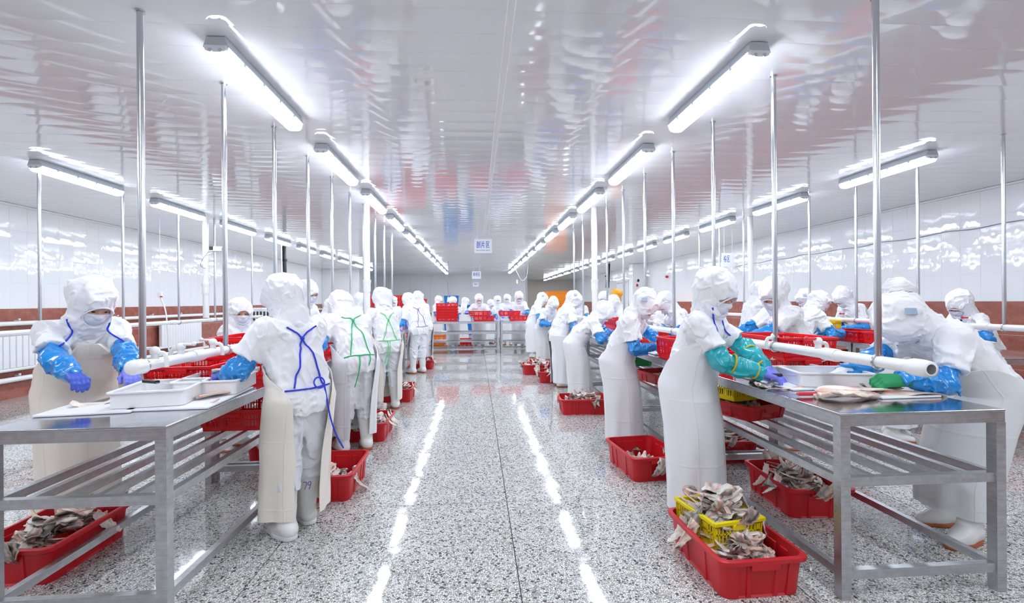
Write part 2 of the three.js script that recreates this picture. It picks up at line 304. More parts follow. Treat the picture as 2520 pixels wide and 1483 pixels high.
// ---------- a gloved hand: palm, four fingers of unequal length, thumb ----------
function handSurface(wrist, along, palm, side, curl, cell, s) {
  // along: towards the fingers, palm: the way the palm faces, side: towards the thumb
  const caps = [], at = (a, p, q) => wrist.clone().addScaledVector(along, a * s).addScaledVector(palm, p * s).addScaledVector(side, q * s);
  caps.push([at(-0.03, 0, 0), at(0.01, 0, 0), 0.032 * s, 0.030 * s]);
  const q = [0.031, 0.011, -0.010, -0.029], len = [0.072, 0.080, 0.075, 0.059];
  for (let f = 0; f < 4; f++) {
    caps.push([at(0.012, 0, q[f] * 0.62), at(0.085, 0.002, q[f]), 0.020 * s, 0.0145 * s]);
    let p = at(0.085, 0.002, q[f]), ang = curl * 0.35 + f * 0.05; const seg = [0.46, 0.30, 0.24];
    for (let k = 0; k < 3; k++) { ang += k ? curl * 0.75 : curl * 0.25; const d = along.clone().multiplyScalar(Math.cos(ang)).addScaledVector(palm, Math.sin(ang)).addScaledVector(side, q[f] * 2.2 * (1 - Math.min(1, curl))); const n = p.clone().addScaledVector(d.normalize(), len[f] * seg[k] * s); caps.push([p, n, (0.0110 - k * 0.0009) * s, (0.0100 - k * 0.0008) * s]); p = n; }
  }
  const t0 = at(0.022, 0.008, 0.026), t1 = at(0.055, 0.022, 0.052), t2 = t1.clone().addScaledVector(along, 0.034 * s).addScaledVector(palm, 0.012 * s * (1 + curl)).addScaledVector(side, (0.010 - 0.02 * curl) * s);
  caps.push([t0, t1, 0.0165 * s, 0.0125 * s], [t1, t2, 0.0122 * s, 0.0100 * s]);
  const field = capsules(caps, 0.008 * s), b = new THREE.Box3(); for (const [a, c] of caps) { b.expandByPoint(a); b.expandByPoint(c); } b.expandByScalar(0.045 * s);
  return surface(field, b.min, b.max, cell);
}

// ---------- a hooded worker ----------
const LOD = [{ c: 0.0105, head: 0.005, hand: 0.0045 }, { c: 0.014, head: 0.008, hand: 0.0065 }, { c: 0.021, head: 0.013, hand: 0.011 }];
let personSeed = 0;
function person(o) {
  const seed = ++personSeed, s = (o.h ?? 1.62) / 1.70, Q = LOD[o.lod ?? 2], fancy = (o.lod ?? 2) < 2;
  const g = thing('person', o.label, 'person', W(o.at[0], 0, o.at[1]), rad(o.face));
  const bend = rad(o.bend ?? 12), hipZ = -(o.back ?? 0.10 * Math.sin(bend)) * s, tw = rad(o.twist ?? 0), lean = rad(o.lean ?? 0);
  const toLocal = ([X, Y, D]) => g.worldToLocal(W(X, Y, D)); g.updateMatrixWorld(true);
  const dirA = a => V(Math.sin(lean) * 1, Math.cos(a), Math.sin(a)).normalize();
  const a1 = bend * 0.8, a2 = bend * 1.18;
  const hip = V(0, (o.hipY ?? 0.87) * s, hipZ), mid = hip.clone().addScaledVector(dirA(a1), 0.20 * s), chest = mid.clone().addScaledVector(dirA(a2), 0.20 * s), neck = chest.clone().addScaledVector(dirA(a2 * 1.05), 0.125 * s);
  const xAx = V(Math.cos(tw), 0, -Math.sin(tw)), sho = [1, -1].map(k => chest.clone().addScaledVector(dirA(a2), 0.055 * s).addScaledVector(xAx, k * 0.165 * s).addScaledVector(V(0, -Math.sin(a2), Math.cos(a2)), 0.01));
  // head frame
  const hp = rad(o.pitch ?? 25), hy = rad(o.look ?? 0), hr = rad(o.roll ?? 0), R = new THREE.Matrix4().makeRotationFromEuler(new THREE.Euler(hp, hy, hr, 'YXZ'));
  const hUp = V(0, 1, 0).applyMatrix4(R), hF = V(0, 0, 1).applyMatrix4(R), hX = V(1, 0, 0).applyMatrix4(R);
  const head = neck.clone().addScaledVector(dirA(a2 * 0.8 + hp * 0.2), 0.055 * s).addScaledVector(hUp, 0.085 * s).addScaledVector(hF, 0.022 * s);
  const hs = s * 0.98, inHead = (x, y, z, out) => { const px = (x - head.x) / hs, py = (y - head.y) / hs, pz = (z - head.z) / hs; out.x = px * hX.x + py * hX.y + pz * hX.z; out.y = px * hUp.x + py * hUp.y + pz * hUp.z; out.z = px * hF.x + py * hF.y + pz * hF.z; return out; };
  const fromHead = (x, y, z) => head.clone().addScaledVector(hX, x * hs).addScaledVector(hUp, y * hs).addScaledVector(hF, z * hs);
  // arms (two-bone reach)
  const hands = o.handsW ? o.handsW.map(toLocal) : (o.hands ?? [[0.13, 0.99, 0.40], [-0.13, 0.99, 0.40]]).map(([x, y, z]) => V(x * s, y * s, z * s + hipZ * 0.5));
  const arms = sho.map((S, i) => {
    const k = i ? -1 : 1, U = 0.285 * s, Fo = 0.255 * s; let T = hands[i].clone(); const v = T.clone().sub(S); const L = Math.min(v.length(), (U + Fo) * 0.985); v.setLength(L); T = S.clone().add(v);
    const c = (U * U + L * L - Fo * Fo) / (2 * U * L), ang = Math.acos(Math.max(-1, Math.min(1, c))), pole = o.poles?.[i] ? V(...o.poles[i]) : V(k * 0.50, -0.70, -0.40), d = v.normalize(), side = pole.sub(d.clone().multiplyScalar(pole.dot(d))).normalize();
    const Eb = S.clone().addScaledVector(d, U * Math.cos(ang)).addScaledVector(side, U * Math.sin(ang));
    return { S, E: Eb, T };
  });
  // legs
  const feet = o.feet ?? [[0.11, 0.02, 8], [-0.11, -0.02, -8]];
  const legs = feet.map(([x, z, yaw], i) => { const k = i ? -1 : 1, H = hip.clone().add(V(k * 0.085 * s, -0.03 * s, 0)), An = V(x * s, 0.085 * s, z * s), Kn = lerpV(H, An, 0.5).add(V(0, 0, 0.03 * s)), f = V(Math.sin(rad(yaw)), 0, Math.cos(rad(yaw))); return { H, Kn, An, f }; });
  const bounds = (list, pad) => { const b = new THREE.Box3(); for (const [a, c, ra, rb] of list) { b.expandByPoint(a); b.expandByPoint(c); } return b.expandByScalar(pad); };
  const dx = (v, k) => v.clone().addScaledVector(xAx, k * s), nz = (x, y, z, q) => noise3(x * q + seed * 7.3, y * q + seed * 3.1, z * q), folds = (x, y, z, q, sy) => { const wv = 0.5 * nz(x, y, z, q * 0.45); const n = noise3(x * q + wv * 2 + seed * 5.1, y * q * sy + wv * 3 + seed, z * q - wv); return 1.7 * Math.exp(-n * n * 14) - 0.7; }, fine = (x, y, z) => 0.0022 * nz(x + y * 0.3, y, z, 46) + 0.0030 * nz(x, y - x * 0.4, z, 27);
  const torso = (e) => { const L = []; for (const k of [1, -1]) { L.push([dx(hip, k * 0.062), dx(mid, k * 0.052), (0.112 + e) * s, (0.100 + e) * s], [dx(mid, k * 0.052), dx(chest, k * 0.075), (0.102 + e) * s, (0.100 + e) * s], [dx(chest, k * 0.07), sho[k > 0 ? 0 : 1], (0.088 + e) * s, (0.058 + e * 0.7) * s]); } L.push([chest, neck, (0.075 + e) * s, (0.05 + e) * s]); return L; };
  // --- body (skin) with face
  const tmp = V(0, 0, 0), cranium = capsules([[V(0, 0.035, -0.022), V(0, 0.03, 0.0), 0.088, 0.086], [V(0, 0.012, 0.018), V(0, -0.066, 0.04), 0.07, 0.047], [V(-0.03, 0.03, 0.066), V(0.03, 0.03, 0.066), 0.022, 0.022], [V(-0.038, -0.018, 0.056), V(0.038, -0.018, 0.056), 0.026, 0.026]], 0.03);
  const nose = capsules([[V(0, 0.016, 0.086), V(0, -0.018, 0.104), 0.008, 0.013], [V(-0.012, -0.022, 0.094), V(0.012, -0.022, 0.094), 0.008, 0.008]], 0.012);
  const headLocal = (x, y, z) => { let d = smin(cranium(x, y, z), nose(x, y, z), 0.012); for (const k of [-0.032, 0.032]) { const q = Math.hypot((x - k) * 0.8, (y - 0.008) * 1.2, z - 0.096) - 0.013; d = -smin(-d, q, 0.012); } return d; };
  const headF = (x, y, z) => { inHead(x, y, z, tmp); return headLocal(tmp.x, tmp.y, tmp.z) * hs; };
  const bodyCaps = [...torso(-0.038), [neck, head, 0.05 * s, 0.05 * s], ...arms.flatMap(a => [[a.S, a.E, 0.044 * s, 0.038 * s], [a.E, lerpV(a.E, a.T, 0.97), 0.038 * s, 0.022 * s]]), ...legs.flatMap(l => [[l.H, l.Kn, 0.066 * s, 0.05 * s], [l.Kn, l.An, 0.055 * s, 0.038 * s]])];
  const bodyRaw = capsules(bodyCaps, 0.03), bodyF = (x, y, z) => smin(bodyRaw(x, y, z), headF(x, y, z), 0.02), bb = bounds(bodyCaps, 0.15);
  const cutY = head.y - 0.14 * s;
  const headBox = new THREE.Box3(head.clone().addScalar(-0.14 * s), head.clone().addScalar(0.14 * s));
  const hg = surface(fancy ? bodyF : headF, headBox.min, headBox.max, Q.head), bg = surface(bodyF, bb.min, bb.max, 0.024);
  part('body', mergeGeometries([bg, hg]), o.suit ? M.skin : M.skin, g);
  if (fancy) for (const k of [-1, 1]) {
    const e = part('eye', new THREE.SphereGeometry(0.0125 * hs, 12, 8).scale(1, 0.42, 0.5), M.eye, g); e.position.copy(fromHead(k * 0.032, 0.008, 0.0865)); e.quaternion.setFromRotationMatrix(R);
    part('eyebrow', tube([fromHead(k * 0.014, 0.029, 0.0905), fromHead(k * 0.031, 0.034, 0.0875), fromHead(k * 0.050, 0.028, 0.076)], 0.0035 * hs, 8, 6), M.brow, g);
  }
  // --- clothing
  const coatMat = o.suit ?? M.coat;
  const hemY = hip.y - (o.coatDrop ?? 0.095) * s;
  const coatCaps = [...torso(0.022), ...[1, -1].map(k => [dx(hip, k * 0.062), V(hip.x + k * 0.066 * s, hemY - 0.1, hip.z + 0.015), 0.134 * s, 0.142 * s]), ...arms.map(a => [a.S, lerpV(a.S, a.E, o.longSleeve ? 1 : 0.70), 0.078 * s, 0.086 * s, !o.longSleeve])];
  if (o.longSleeve) arms.forEach(a => coatCaps.push([a.E, a.T, 0.075 * s, 0.055 * s, true]));
  const coatRaw = capsules(coatCaps, 0.045), amp = fancy ? 1 : 0.8;
  const coatF = (x, y, z) => { const d = Math.max(coatRaw(x, y, z), hemY - y); if (d > 0.06 || d < -0.06) return d; return d - amp * (0.012 * folds(x, y, z, 7.5, 0.5) - 0.004 + 0.0055 * folds(x, y, z, 17, 0.75) - 0.002 + fine(x, y, z)); };
  const cb = bounds(coatCaps, 0.21); cb.min.y = hemY - 0.035; part('coat', surface(coatF, cb.min, cb.max, Q.c), coatMat, g);
  const trCaps = legs.flatMap(l => [[l.H, l.Kn, 0.096 * s, 0.092 * s], [l.Kn, l.An, 0.092 * s, 0.080 * s]]); trCaps.push([legs[0].H, legs[1].H, 0.104 * s, 0.104 * s]);
  const trRaw = capsules(trCaps, 0.02), bootTop = (o.bootTop ?? 0.34) * s, trF = (x, y, z) => { const d = Math.max(trRaw(x, y, z), bootTop - 0.03 - y); if (d > 0.05 || d < -0.05) return d; return d - 0.011 * folds(x, y, z, 9, 0.4) + 0.003 - 0.005 * folds(x, y, z, 13, 1.6) - fine(x, y, z); };
  const tb = bounds(trCaps, 0.19); tb.min.y = bootTop - 0.07; tb.max.y = Math.min(tb.max.y, hip.y + 0.06); part('trousers', surface(trF, tb.min, tb.max, Q.c * 1.1), o.suit ?? M.trousers, g);
  legs.forEach((l, i) => {
    const f = l.f, caps = [[l.An.clone().add(V(0, 0.0, 0)), lerpV(l.An, l.Kn, (bootTop - l.An.y) / (l.Kn.y - l.An.y)), 0.056 * s, 0.074 * s, true], [V(l.An.x, 0.055 * s, l.An.z).addScaledVector(f, -0.035 * s), V(l.An.x, 0.05 * s, l.An.z).addScaledVector(f, 0.06 * s), 0.050 * s, 0.048 * s], [V(l.An.x, 0.05 * s, l.An.z).addScaledVector(f, 0.06 * s), V(l.An.x, 0.036 * s, l.An.z).addScaledVector(f, 0.155 * s), 0.048 * s, 0.036 * s]];
    const raw = capsules(caps, 0.035), bx = bounds(caps, 0.09); bx.min.y = -0.01; bx.max.y = bootTop + 0.03;
    const b = part('boot', surface((x, y, z) => Math.max(raw(x, y, z) + (fancy ? 0.0025 * nz(x, y * 2, z, 14) : 0), 0.02 - y), bx.min, bx.max, Q.c * 0.8), M.boot, g);
    if (o.bootMark === i) for (const st of [[[0, 1], [0.55, 1], [0.2, 0]], [[1.25, 0.62], [0.85, 0.55], [0.85, 0.95], [1.25, 1], [1.25, 0.62], [1.0, 0]]]) { const c = lerpV(l.An, l.Kn, (0.27 * s - l.An.y) / (l.Kn.y - l.An.y)), q = st.map(([u, v]) => { const a = o.markAngle + (u - 0.6) * 0.5, d = V(Math.sin(a), 0, Math.cos(a)), cc = V(c.x, c.y + (v - 0.5) * 0.05, c.z); let r = 0.14; for (let n = 0; n < 40; n++) { const e = raw(cc.x + d.x * r, cc.y, cc.z + d.z * r); if (e < 0.001) break; r -= Math.max(e * 0.8, 0.001); } return cc.addScaledVector(d, r + 0.002); }); part('inked_number', tube(q, 0.0022, 16, 5), M.strapPurple, b); }
    const sb = bx.clone(); sb.max.y = 0.05; part('sole', surface((x, y, z) => Math.max(raw(x, Math.max(y, 0.03), z) - 0.004, y - 0.026, -y + 0.001), sb.min, sb.max, Math.min(0.009, Q.c * 0.7)), o.sole ?? M.sole, b);
  });
  // hood with face opening
  const hoodCaps = [[V(0, 0.052, -0.062), V(0, 0.050, -0.006), 0.136, 0.124], [V(0, 0.03, -0.045), V(0, -0.07, -0.012), 0.130, 0.112]], hoodLocal = capsules(hoodCaps, 0.04);
  const cape = capsules([[lerpV(head, neck, 0.45), neck, 0.100 * s, 0.098 * s], ...sho.map(S => [lerpV(neck, chest, 0.25), lerpV(chest, S, 0.55).addScaledVector(dirA(a2), 0.006 * s), 0.098 * s, 0.092 * s])], 0.04);
  const hoodF = (x, y, z) => {
    const ql = inHead(x, y, z, tmp); let d = smin(hoodLocal(ql.x, ql.y, ql.z) * hs, cape(x, y, z), 0.05);
    if (d < 0.05 && d > -0.05) d -= 0.010 * folds(x, y, z, 8, 0.9) - 0.004 + 0.005 * folds(x, y, z, 19, 1) - 0.002 + fine(x, y, z);
    const op = Math.max((Math.hypot(ql.x / 0.070, (ql.y + 0.022) / 0.079) - 1) * 0.07, 0.012 - ql.z) * hs; return Math.max(d, -op);
  };
  const hb = new THREE.Box3(head.clone().addScalar(-0.235 * s), head.clone().addScalar(0.235 * s)); hb.expandByPoint(neck.clone().addScalar(-0.16 * s)); hb.expandByPoint(neck.clone().addScalar(0.16 * s)); for (const S of sho) hb.expandByPoint(S); hb.expandByScalar(0.09);
  const hood = part('hood', surface(hoodF, hb.min, hb.max, fancy ? Q.c * 0.85 : Q.c * 0.9), o.suit ?? M.hood, g);
  const rimPts = []; for (let i = 0; i < 20; i++) { const t = i / 20 * Math.PI * 2, x = 0.072 * Math.cos(t), y = 0.081 * Math.sin(t) - 0.022; let z = 0.16; for (let n = 0; n < 24; n++) { const d = hoodLocal(x * 1.03, y, z); if (d < 0.001) break; z -= Math.max(d * 0.9, 0.001); } rimPts.push(fromHead(x, y, Math.max(0.02, z - 0.002))); }
  part('face_edge', tube(rimPts, 0.0052 * s, fancy ? 48 : 24, 6, true), o.suit ?? M.mask, hood);
  const mb = new THREE.Box3(head.clone().addScalar(-0.15 * s), head.clone().addScalar(0.15 * s));
  if (!o.noMask) part('mask', surface((x, y, z) => { const q = inHead(x, y, z, tmp), top = -0.004 - 0.10 * Math.abs(q.x) * 0.3 + (Math.abs(q.x) < 0.02 ? 0.006 * (1 - Math.abs(q.x) / 0.02) : 0); return Math.max(Math.min(headLocal(q.x, q.y, q.z) - 0.010, Math.hypot(q.x * 0.95, (q.y + 0.045) * 1.05, q.z - 0.045) - 0.066), q.y - top, 0.030 - q.z) * hs; }, mb.min, mb.max, fancy ? 0.006 : Q.head), M.mask, g);
  if (o.badge) { const [bx, by, bz] = o.badge; const d = V(bx, by, bz).normalize(); let r = 0.3; for (let n = 0; n < 40; n++) { const q = hoodLocal(d.x * r, d.y * r + 0.02, d.z * r); if (q < 0.0) break; r -= Math.max(q * 0.9, 0.002); } const p = fromHead(d.x * r, d.y * r + 0.02, d.z * r), n = d.clone().applyMatrix4(R); const m = part('badge', rbox(0.055 * s, 0.042 * s, 0.006, 0.002), M.badge, hood); m.position.copy(p).addScaledVector(n, 0.003); m.lookAt(g.localToWorld(p.clone().add(n))); }
  // oversleeves and gloves
  arms.forEach((a, i) => {
    const fd = a.T.clone().sub(a.E).normalize();
    if (!o.longSleeve) {
      const caps = [[lerpV(a.S, a.E, 0.54), a.E, 0.056 * s, 0.069 * s], [a.E, lerpV(a.E, a.T, 0.45), 0.071 * s, 0.067 * s], [lerpV(a.E, a.T, 0.45), lerpV(a.E, a.T, 0.93), 0.067 * s, 0.046 * s], [lerpV(a.E, a.T, 0.93), lerpV(a.E, a.T, 1.04), 0.038 * s, 0.044 * s, true]];
      const raw = capsules(caps, 0.018), bx = bounds(caps, 0.1);
      const sl = part('oversleeve', surface((x, y, z) => { const d = raw(x, y, z); return d > 0.05 || d < -0.05 ? d : d - amp * (0.012 * folds(x, y, z, 10, 1) - 0.006 + 0.005 * folds(x, y, z, 22, 1)); }, bx.min, bx.max, fancy ? Q.c * 0.8 : Q.c * 0.8), o.sleeve ?? M.sleeveBlue, g);
      if (o.bands) for (const t of [0.25, 0.86]) { const r = part('elastic_band', new THREE.TorusGeometry((t < 0.5 ? 0.062 : 0.049) * s, 0.0065 * s, 8, 24), M.band, sl); r.position.copy(lerpV(a.E, a.T, t)); r.quaternion.setFromUnitVectors(V(0, 0, 1), fd); }
    }
    const hd = o.handDir?.[i] ? V(...o.handDir[i]).normalize() : fd.clone().multiplyScalar(0.75).add(V(0, -0.05, 0.35)).normalize();
    let palm = o.palm?.[i] ? V(...o.palm[i]) : V(0, -1, 0); palm.addScaledVector(hd, -palm.dot(hd)).normalize();
    const thumb = new THREE.Vector3().crossVectors(hd, palm); if (i === 0) thumb.negate();   // thumbs point inwards when palms face down
    thumb.normalize();
    part('glove', handSurface(a.T, hd, palm, thumb, o.curl?.[i] ?? 0.75, Q.hand, s * (o.handScale ?? 1)), o.gloves?.[i] ?? M.glove, g);
  });
  // apron: a sheet laid over the dressed torso that hangs straight below the hips
  const dressed = capsules([...torso(o.girth ?? 0.036), ...legs.map(l => [l.H, l.Kn, 0.11 * s, 0.095 * s])], 0.05);
  const path = [], topT = o.bib ?? 0.62, hem = (o.hem ?? 0.16) * s;
  const upper = fancy ? 14 : 9, lower = fancy ? 34 : 15;
  for (let i = 0; i < upper; i++) { const t = topT * (1 - i / upper), c = t > 0.5 ? lerpV(mid, chest, (t - 0.5) * 2) : lerpV(hip, mid, t * 2); const a = t > 0.5 ? a1 + (a2 - a1) * (t - 0.5) * 2 : a1 * (0.35 + 1.3 * t); path.push({ c, a, t }); }
  for (let i = 0; i <= lower; i++) { const t = i / lower, y = hip.y - (hip.y - hem) * t; path.push({ c: V(hip.x, y, hip.z + 0.03 * Math.min(1, t * 3) + ((legs[0].An.z + legs[1].An.z) / 2 - hip.z) * Math.min(1, t * 1.3) * 0.85), a: a1 * 0.35 * Math.max(0, 1 - t * 4), t: -t }); }
  const spine = [path[0], ...path];
  const march = (c, d, f, R0 = 0.55) => { let r = R0; for (let n = 0; n < 60 && r > 0.03; n++) { const q = f(c.x + d.x * r, c.y + d.y * r, c.z + d.z * r); if (q < 0.0015) break; r -= Math.max(q * 0.8, 0.001); } return r; };
  if (o.apron !== null) {
    const seg = fancy ? 72 : 24, rows = [], bibS = rad(o.bibSpan ?? 58), midS = rad(o.midSpan ?? 112), lowS = rad(o.lowSpan ?? 128); let prev = null;
    const flare = o.flare ?? 0.035, ph = seed * 1.7;
    path.forEach((st, i) => {
      const f = V(0, -Math.sin(st.a), Math.cos(st.a)), row = []; const u = st.t > 0 ? 1 - st.t / topT : 1;
      const S = st.t > 0 ? bibS + (midS - bibS) * Math.pow(u, 0.7) : midS + (lowS - midS) * Math.min(1, -st.t * 2.2);
      for (let j = 0; j <= seg; j++) {
        const th = -S + 2 * S * j / seg, d = xAx.clone().multiplyScalar(Math.sin(th)).addScaledVector(f, Math.cos(th));
        let r = march(st.c, d, dressed) + 0.010; if (st.t > 0.02) { let q = 0.26; for (let n = 0; n < 90 && q > r; n++) { const e = Math.min(coatF(st.c.x + d.x * q, st.c.y + d.y * q, st.c.z + d.z * q), st.t > 0.5 ? hoodF(st.c.x + d.x * q, st.c.y + d.y * q, st.c.z + d.z * q) : 9); if (e < 0.002) break; q -= Math.max(e * 0.45, 0.001); } r = Math.max(r, Math.min(q, 0.235) + 0.006); }
        if (st.t <= 0) { const tt = -st.t, base = prev ? prev[j] : r; r = Math.max(tt > 0.45 ? 0 : r, base * (1 - 0.004)); r += (flare / lower) * (0.6 + 0.4 * Math.cos(th)); }
        row.push(r);
      }
      for (let k = 0; k < 2; k++) for (let j = 1; j < seg; j++) row[j] = (row[j - 1] + 2 * row[j] + row[j + 1]) / 4;
      prev = row; rows.push({ st, f, S, row });
    });
    const P = [], I = [], UV = [], n1 = seg + 1, nr = rows.length;
    for (const layer of [0, 1]) rows.forEach(({ st, f, S, row }, i) => {
      for (let j = 0; j <= seg; j++) {
        const th = -S + 2 * S * j / seg, d = xAx.clone().multiplyScalar(Math.sin(th)).addScaledVector(f, Math.cos(th)), tt = Math.max(0, -st.t);
        const fold = tt * (0.010 * Math.sin(th * 4.1 + ph) + 0.006 * Math.sin(th * 9.3 + ph * 2 + tt * 2)) + 0.006 * noise3(th * 2.2 + seed, P.length * 0 + st.c.y * 5, 3);
        const p = st.c.clone().addScaledVector(d, row[j] + fold - layer * 0.005); UV.push(th / 1.15 + 0.22, st.c.distanceTo(path[0].c) / 0.42 + seed * 0.17); P.push(p.x, p.y + (i === nr - 1 ? 0.006 * Math.sin(th * 3 + ph) : 0), p.z);
      }
    });
    const A = (l, i, j) => l * nr * n1 + i * n1 + j;
    for (let i = 0; i < nr - 1; i++) for (let j = 0; j < seg; j++) { I.push(A(0, i, j), A(0, i + 1, j), A(0, i + 1, j + 1), A(0, i, j), A(0, i + 1, j + 1), A(0, i, j + 1)); I.push(A(1, i, j), A(1, i + 1, j + 1), A(1, i + 1, j), A(1, i, j), A(1, i, j + 1), A(1, i + 1, j + 1)); }
    for (let i = 0; i < nr - 1; i++) for (const j of [0, seg]) { const q = [A(0, i, j), A(1, i, j), A(1, i + 1, j), A(0, i + 1, j)]; I.push(q[0], q[1], q[2], q[0], q[2], q[3]); }
    for (let j = 0; j < seg; j++) for (const i of [0, nr - 1]) { const q = [A(0, i, j), A(0, i, j + 1), A(1, i, j + 1), A(1, i, j)]; I.push(q[0], q[1], q[2], q[0], q[2], q[3]); }
    let ag = new THREE.BufferGeometry(); ag.setAttribute('position', new THREE.Float32BufferAttribute(P, 3)); ag.setAttribute('uv', new THREE.Float32BufferAttribute(UV, 2)); ag.setIndex(I); ag = toCreasedNormals(ag, 0.9);
    part('apron', ag, o.apron ?? M.apron, g);
    if (o.strapFront) for (const k of [1, -1]) {
      const pts = []; const top = rows[0], j = k > 0 ? seg : 0, th = k * top.S, d = xAx.clone().multiplyScalar(Math.sin(th)).addScaledVector(top.f, Math.cos(th)); pts.push(top.st.c.clone().addScaledVector(d, top.row[j] + 0.004));
      for (let n = 1; n <= 4; n++) { const t = n / 4, c = lerpV(lerpV(mid, chest, (topT - 0.5) * 2), neck, t * 0.92), dd = V(0, -Math.sin(a2), Math.cos(a2)).multiplyScalar(1 - t * 0.55).addScaledVector(xAx, k * (0.55 + 0.25 * t)).addScaledVector(dirA(a2), t * 0.5).normalize(); pts.push(c.clone().addScaledVector(dd, march(c, dd, (x, y, z) => Math.min(coatF(x, y, z), hoodF(x, y, z))) + 0.004)); }
      part('neck_strap', tube(pts, 0.0056 * s, 20, 6), o.strapFront, g);
    }
  }
  // ties on the back
  if (o.strapBack) {
    const both = (x, y, z) => Math.min(coatF(x, y, z), hoodF(x, y, z)), B = (u, t) => { const c = t > 1 ? lerpV(chest, neck, Math.min(1, t - 1)) : t > 0.5 ? lerpV(mid, chest, (t - 0.5) * 2) : t >= 0 ? lerpV(hip, mid, t * 2) : V(hip.x, hip.y + t * 0.4, hip.z), a = t > 0.5 ? a2 : t >= 0 ? a1 : 0, back = V(0, Math.sin(a), -Math.cos(a)), c2 = c.clone().addScaledVector(xAx, u * s); let rr0 = 0.45; for (let n = 0; n < 160 && rr0 > 0.03; n++) { const q = both(c2.x + back.x * rr0, c2.y + back.y * rr0, c2.z + back.z * rr0); if (q < 0.001) break; rr0 -= Math.max(q * 0.4, 0.0012); } return c2.addScaledVector(back, rr0 + 0.005); }, along = (list, n = 12) => { const out = []; for (let i = 0; i <= n; i++) { const f = i / n * (list.length - 1), k = Math.min(list.length - 2, Math.floor(f)), t = f - k; out.push(B(list[k][0] + (list[k + 1][0] - list[k][0]) * t, list[k][1] + (list[k + 1][1] - list[k][1]) * t)); } return out; };
    const m = o.strapBack, r = 0.0054 * s, kt = o.knot ?? 0.98, wt = o.waist ?? 0.12;
    for (const k of [1, -1]) {
      part('shoulder_tie', tube(along([[k * 0.095, 1.34], [k * 0.062, 1.18], [k * 0.02, kt + 0.06], [0, kt]], 9), r, 28, 6), m, g);
      part('back_tie', tube(along([[0, kt], [k * 0.035, kt - 0.25], [k * 0.068, kt - 0.52], [k * 0.098, wt]], 14), r, 40, 6), m, g);
    }
    part('tie_knot', new THREE.SphereGeometry(0.014 * s, 10, 8), m, g).position.copy(B(0, kt));
    part('waist_tie', tube(along([[0.15, wt - 0.02], [0.08, wt - 0.03], [0, wt - 0.035], [-0.08, wt - 0.02], [-0.15, wt]], 14), r, 40, 6), m, g);
    if (o.bow) { const p = B(o.bow, wt - 0.03); part('bow', new THREE.TorusGeometry(0.035 * s, r, 6, 20).rotateX(0.3).translate(p.x, p.y + 0.03, p.z - 0.012), m, g); }
    for (const [u, len] of o.ends ?? [[0.03, 0.3]]) { const p = B(u, wt - 0.03), pts = [p]; for (let n = 1; n <= 5; n++) pts.push(V(p.x + (o.endDrift ?? 0.02) * n * n / 10, p.y - len * n / 5, p.z - 0.012 - 0.008 * Math.sin(n))); part('tie_end', tube(pts, r, 20, 6), m, g); }
  }
  return { g, arms, head, inW: v => g.localToWorld(v.clone()) };
}
// ---------- stainless fillet tables ----------
const boxUV = (w, h, d, x, y, z) => { const g = box(w, h, d, x, y, z), p = g.attributes.position, n = g.attributes.normal, u = g.attributes.uv; for (let i = 0; i < p.count; i++) { const ax = Math.abs(n.getX(i)), ay = Math.abs(n.getY(i)); u.setXY(i, (ax > 0.5 ? p.getZ(i) : p.getX(i)) * 1.3, (ay > 0.5 ? p.getZ(i) : p.getY(i)) * 1.3); } return g; };
function filletTable(X0, X1, D0, D1, label, group, shelves) {
  const w = X1 - X0, l = D1 - D0, t = thing('steel_table', label, 'table', W((X0 + X1) / 2, 0, (D0 + D1) / 2), 0, group), LEG = 0.05, hx = w / 2 - LEG / 2, hz = l / 2 - LEG / 2;
  part('table_top', rbox(w, 0.012, l, 0.004, 0, TABLE - 0.006, 0), M.steelTop, t);
  for (const s of [-1, 1]) { part('edge_band', boxUV(w - 0.004, 0.052, 0.03, 0, TABLE - 0.038, s * (l / 2 - 0.017)), M.steel, t); part('edge_band', boxUV(0.03, 0.052, l - 0.064, s * (w / 2 - 0.017), TABLE - 0.038, 0), M.steel, t); }
  for (const a of [-1, 1]) for (const b of [-1, 1]) part('leg', boxUV(LEG, TABLE - 0.064, LEG, a * hx, (TABLE - 0.064) / 2, b * hz), M.steel, t);
  const cross = (y, h = 0.04) => { for (const b of [-1, 1]) part('cross_rail', boxUV(w - 2 * LEG, h, 0.035, 0, y, b * hz), M.steel, t); }, side = (y, h = 0.04) => { for (const a of [-1, 1]) part('side_rail', boxUV(0.035, h, l - 2 * LEG, a * hx, y, 0), M.steel, t); };
  cross(0.565, 0.045); cross(0.118, 0.045); side(0.565); side(0.118);
  if (shelves) { for (const y of [0.565, 0.3]) part('shelf', boxUV(w - 0.06, 0.02, l - 0.06, 0, y + 0.03, 0), M.steel, t); }
  else for (let i = 0; i < 4; i++) part('slat', boxUV(0.032, 0.036, l - 0.07, -hx + 2 * hx * (i + 1) / 5, 0.568, 0), M.steel, t);
  return t;
}
const rowsT = [];
for (let i = 0; i < 5; i++) {
  filletTable(1.74, 2.60, 2.22 + i * 1.83, 4.02 + i * 1.83, `long steel fillet table, ${ORD[i]} from the front in the line right of the aisle`, 'steel fillet tables');
  filletTable(-2.18, -1.40, 2.31 + i * 1.85, 4.13 + i * 1.85, `long steel fillet table, ${ORD[i]} from the front in the line left of the aisle`, 'steel fillet tables');
}
for (let i = 0; i < 4; i++) filletTable(4.74, 5.56, 4.08 + i * 1.78, 5.83 + i * 1.78, `steel fillet table, ${ORD[i]} from the front in the line by the plain tiled wall`, 'steel fillet tables');
filletTable(-1.42, 0.62, 13.75, 14.5, 'steel sorting table with two shelves closing the aisle, under the tall red crate stack', 'sorting tables', true);
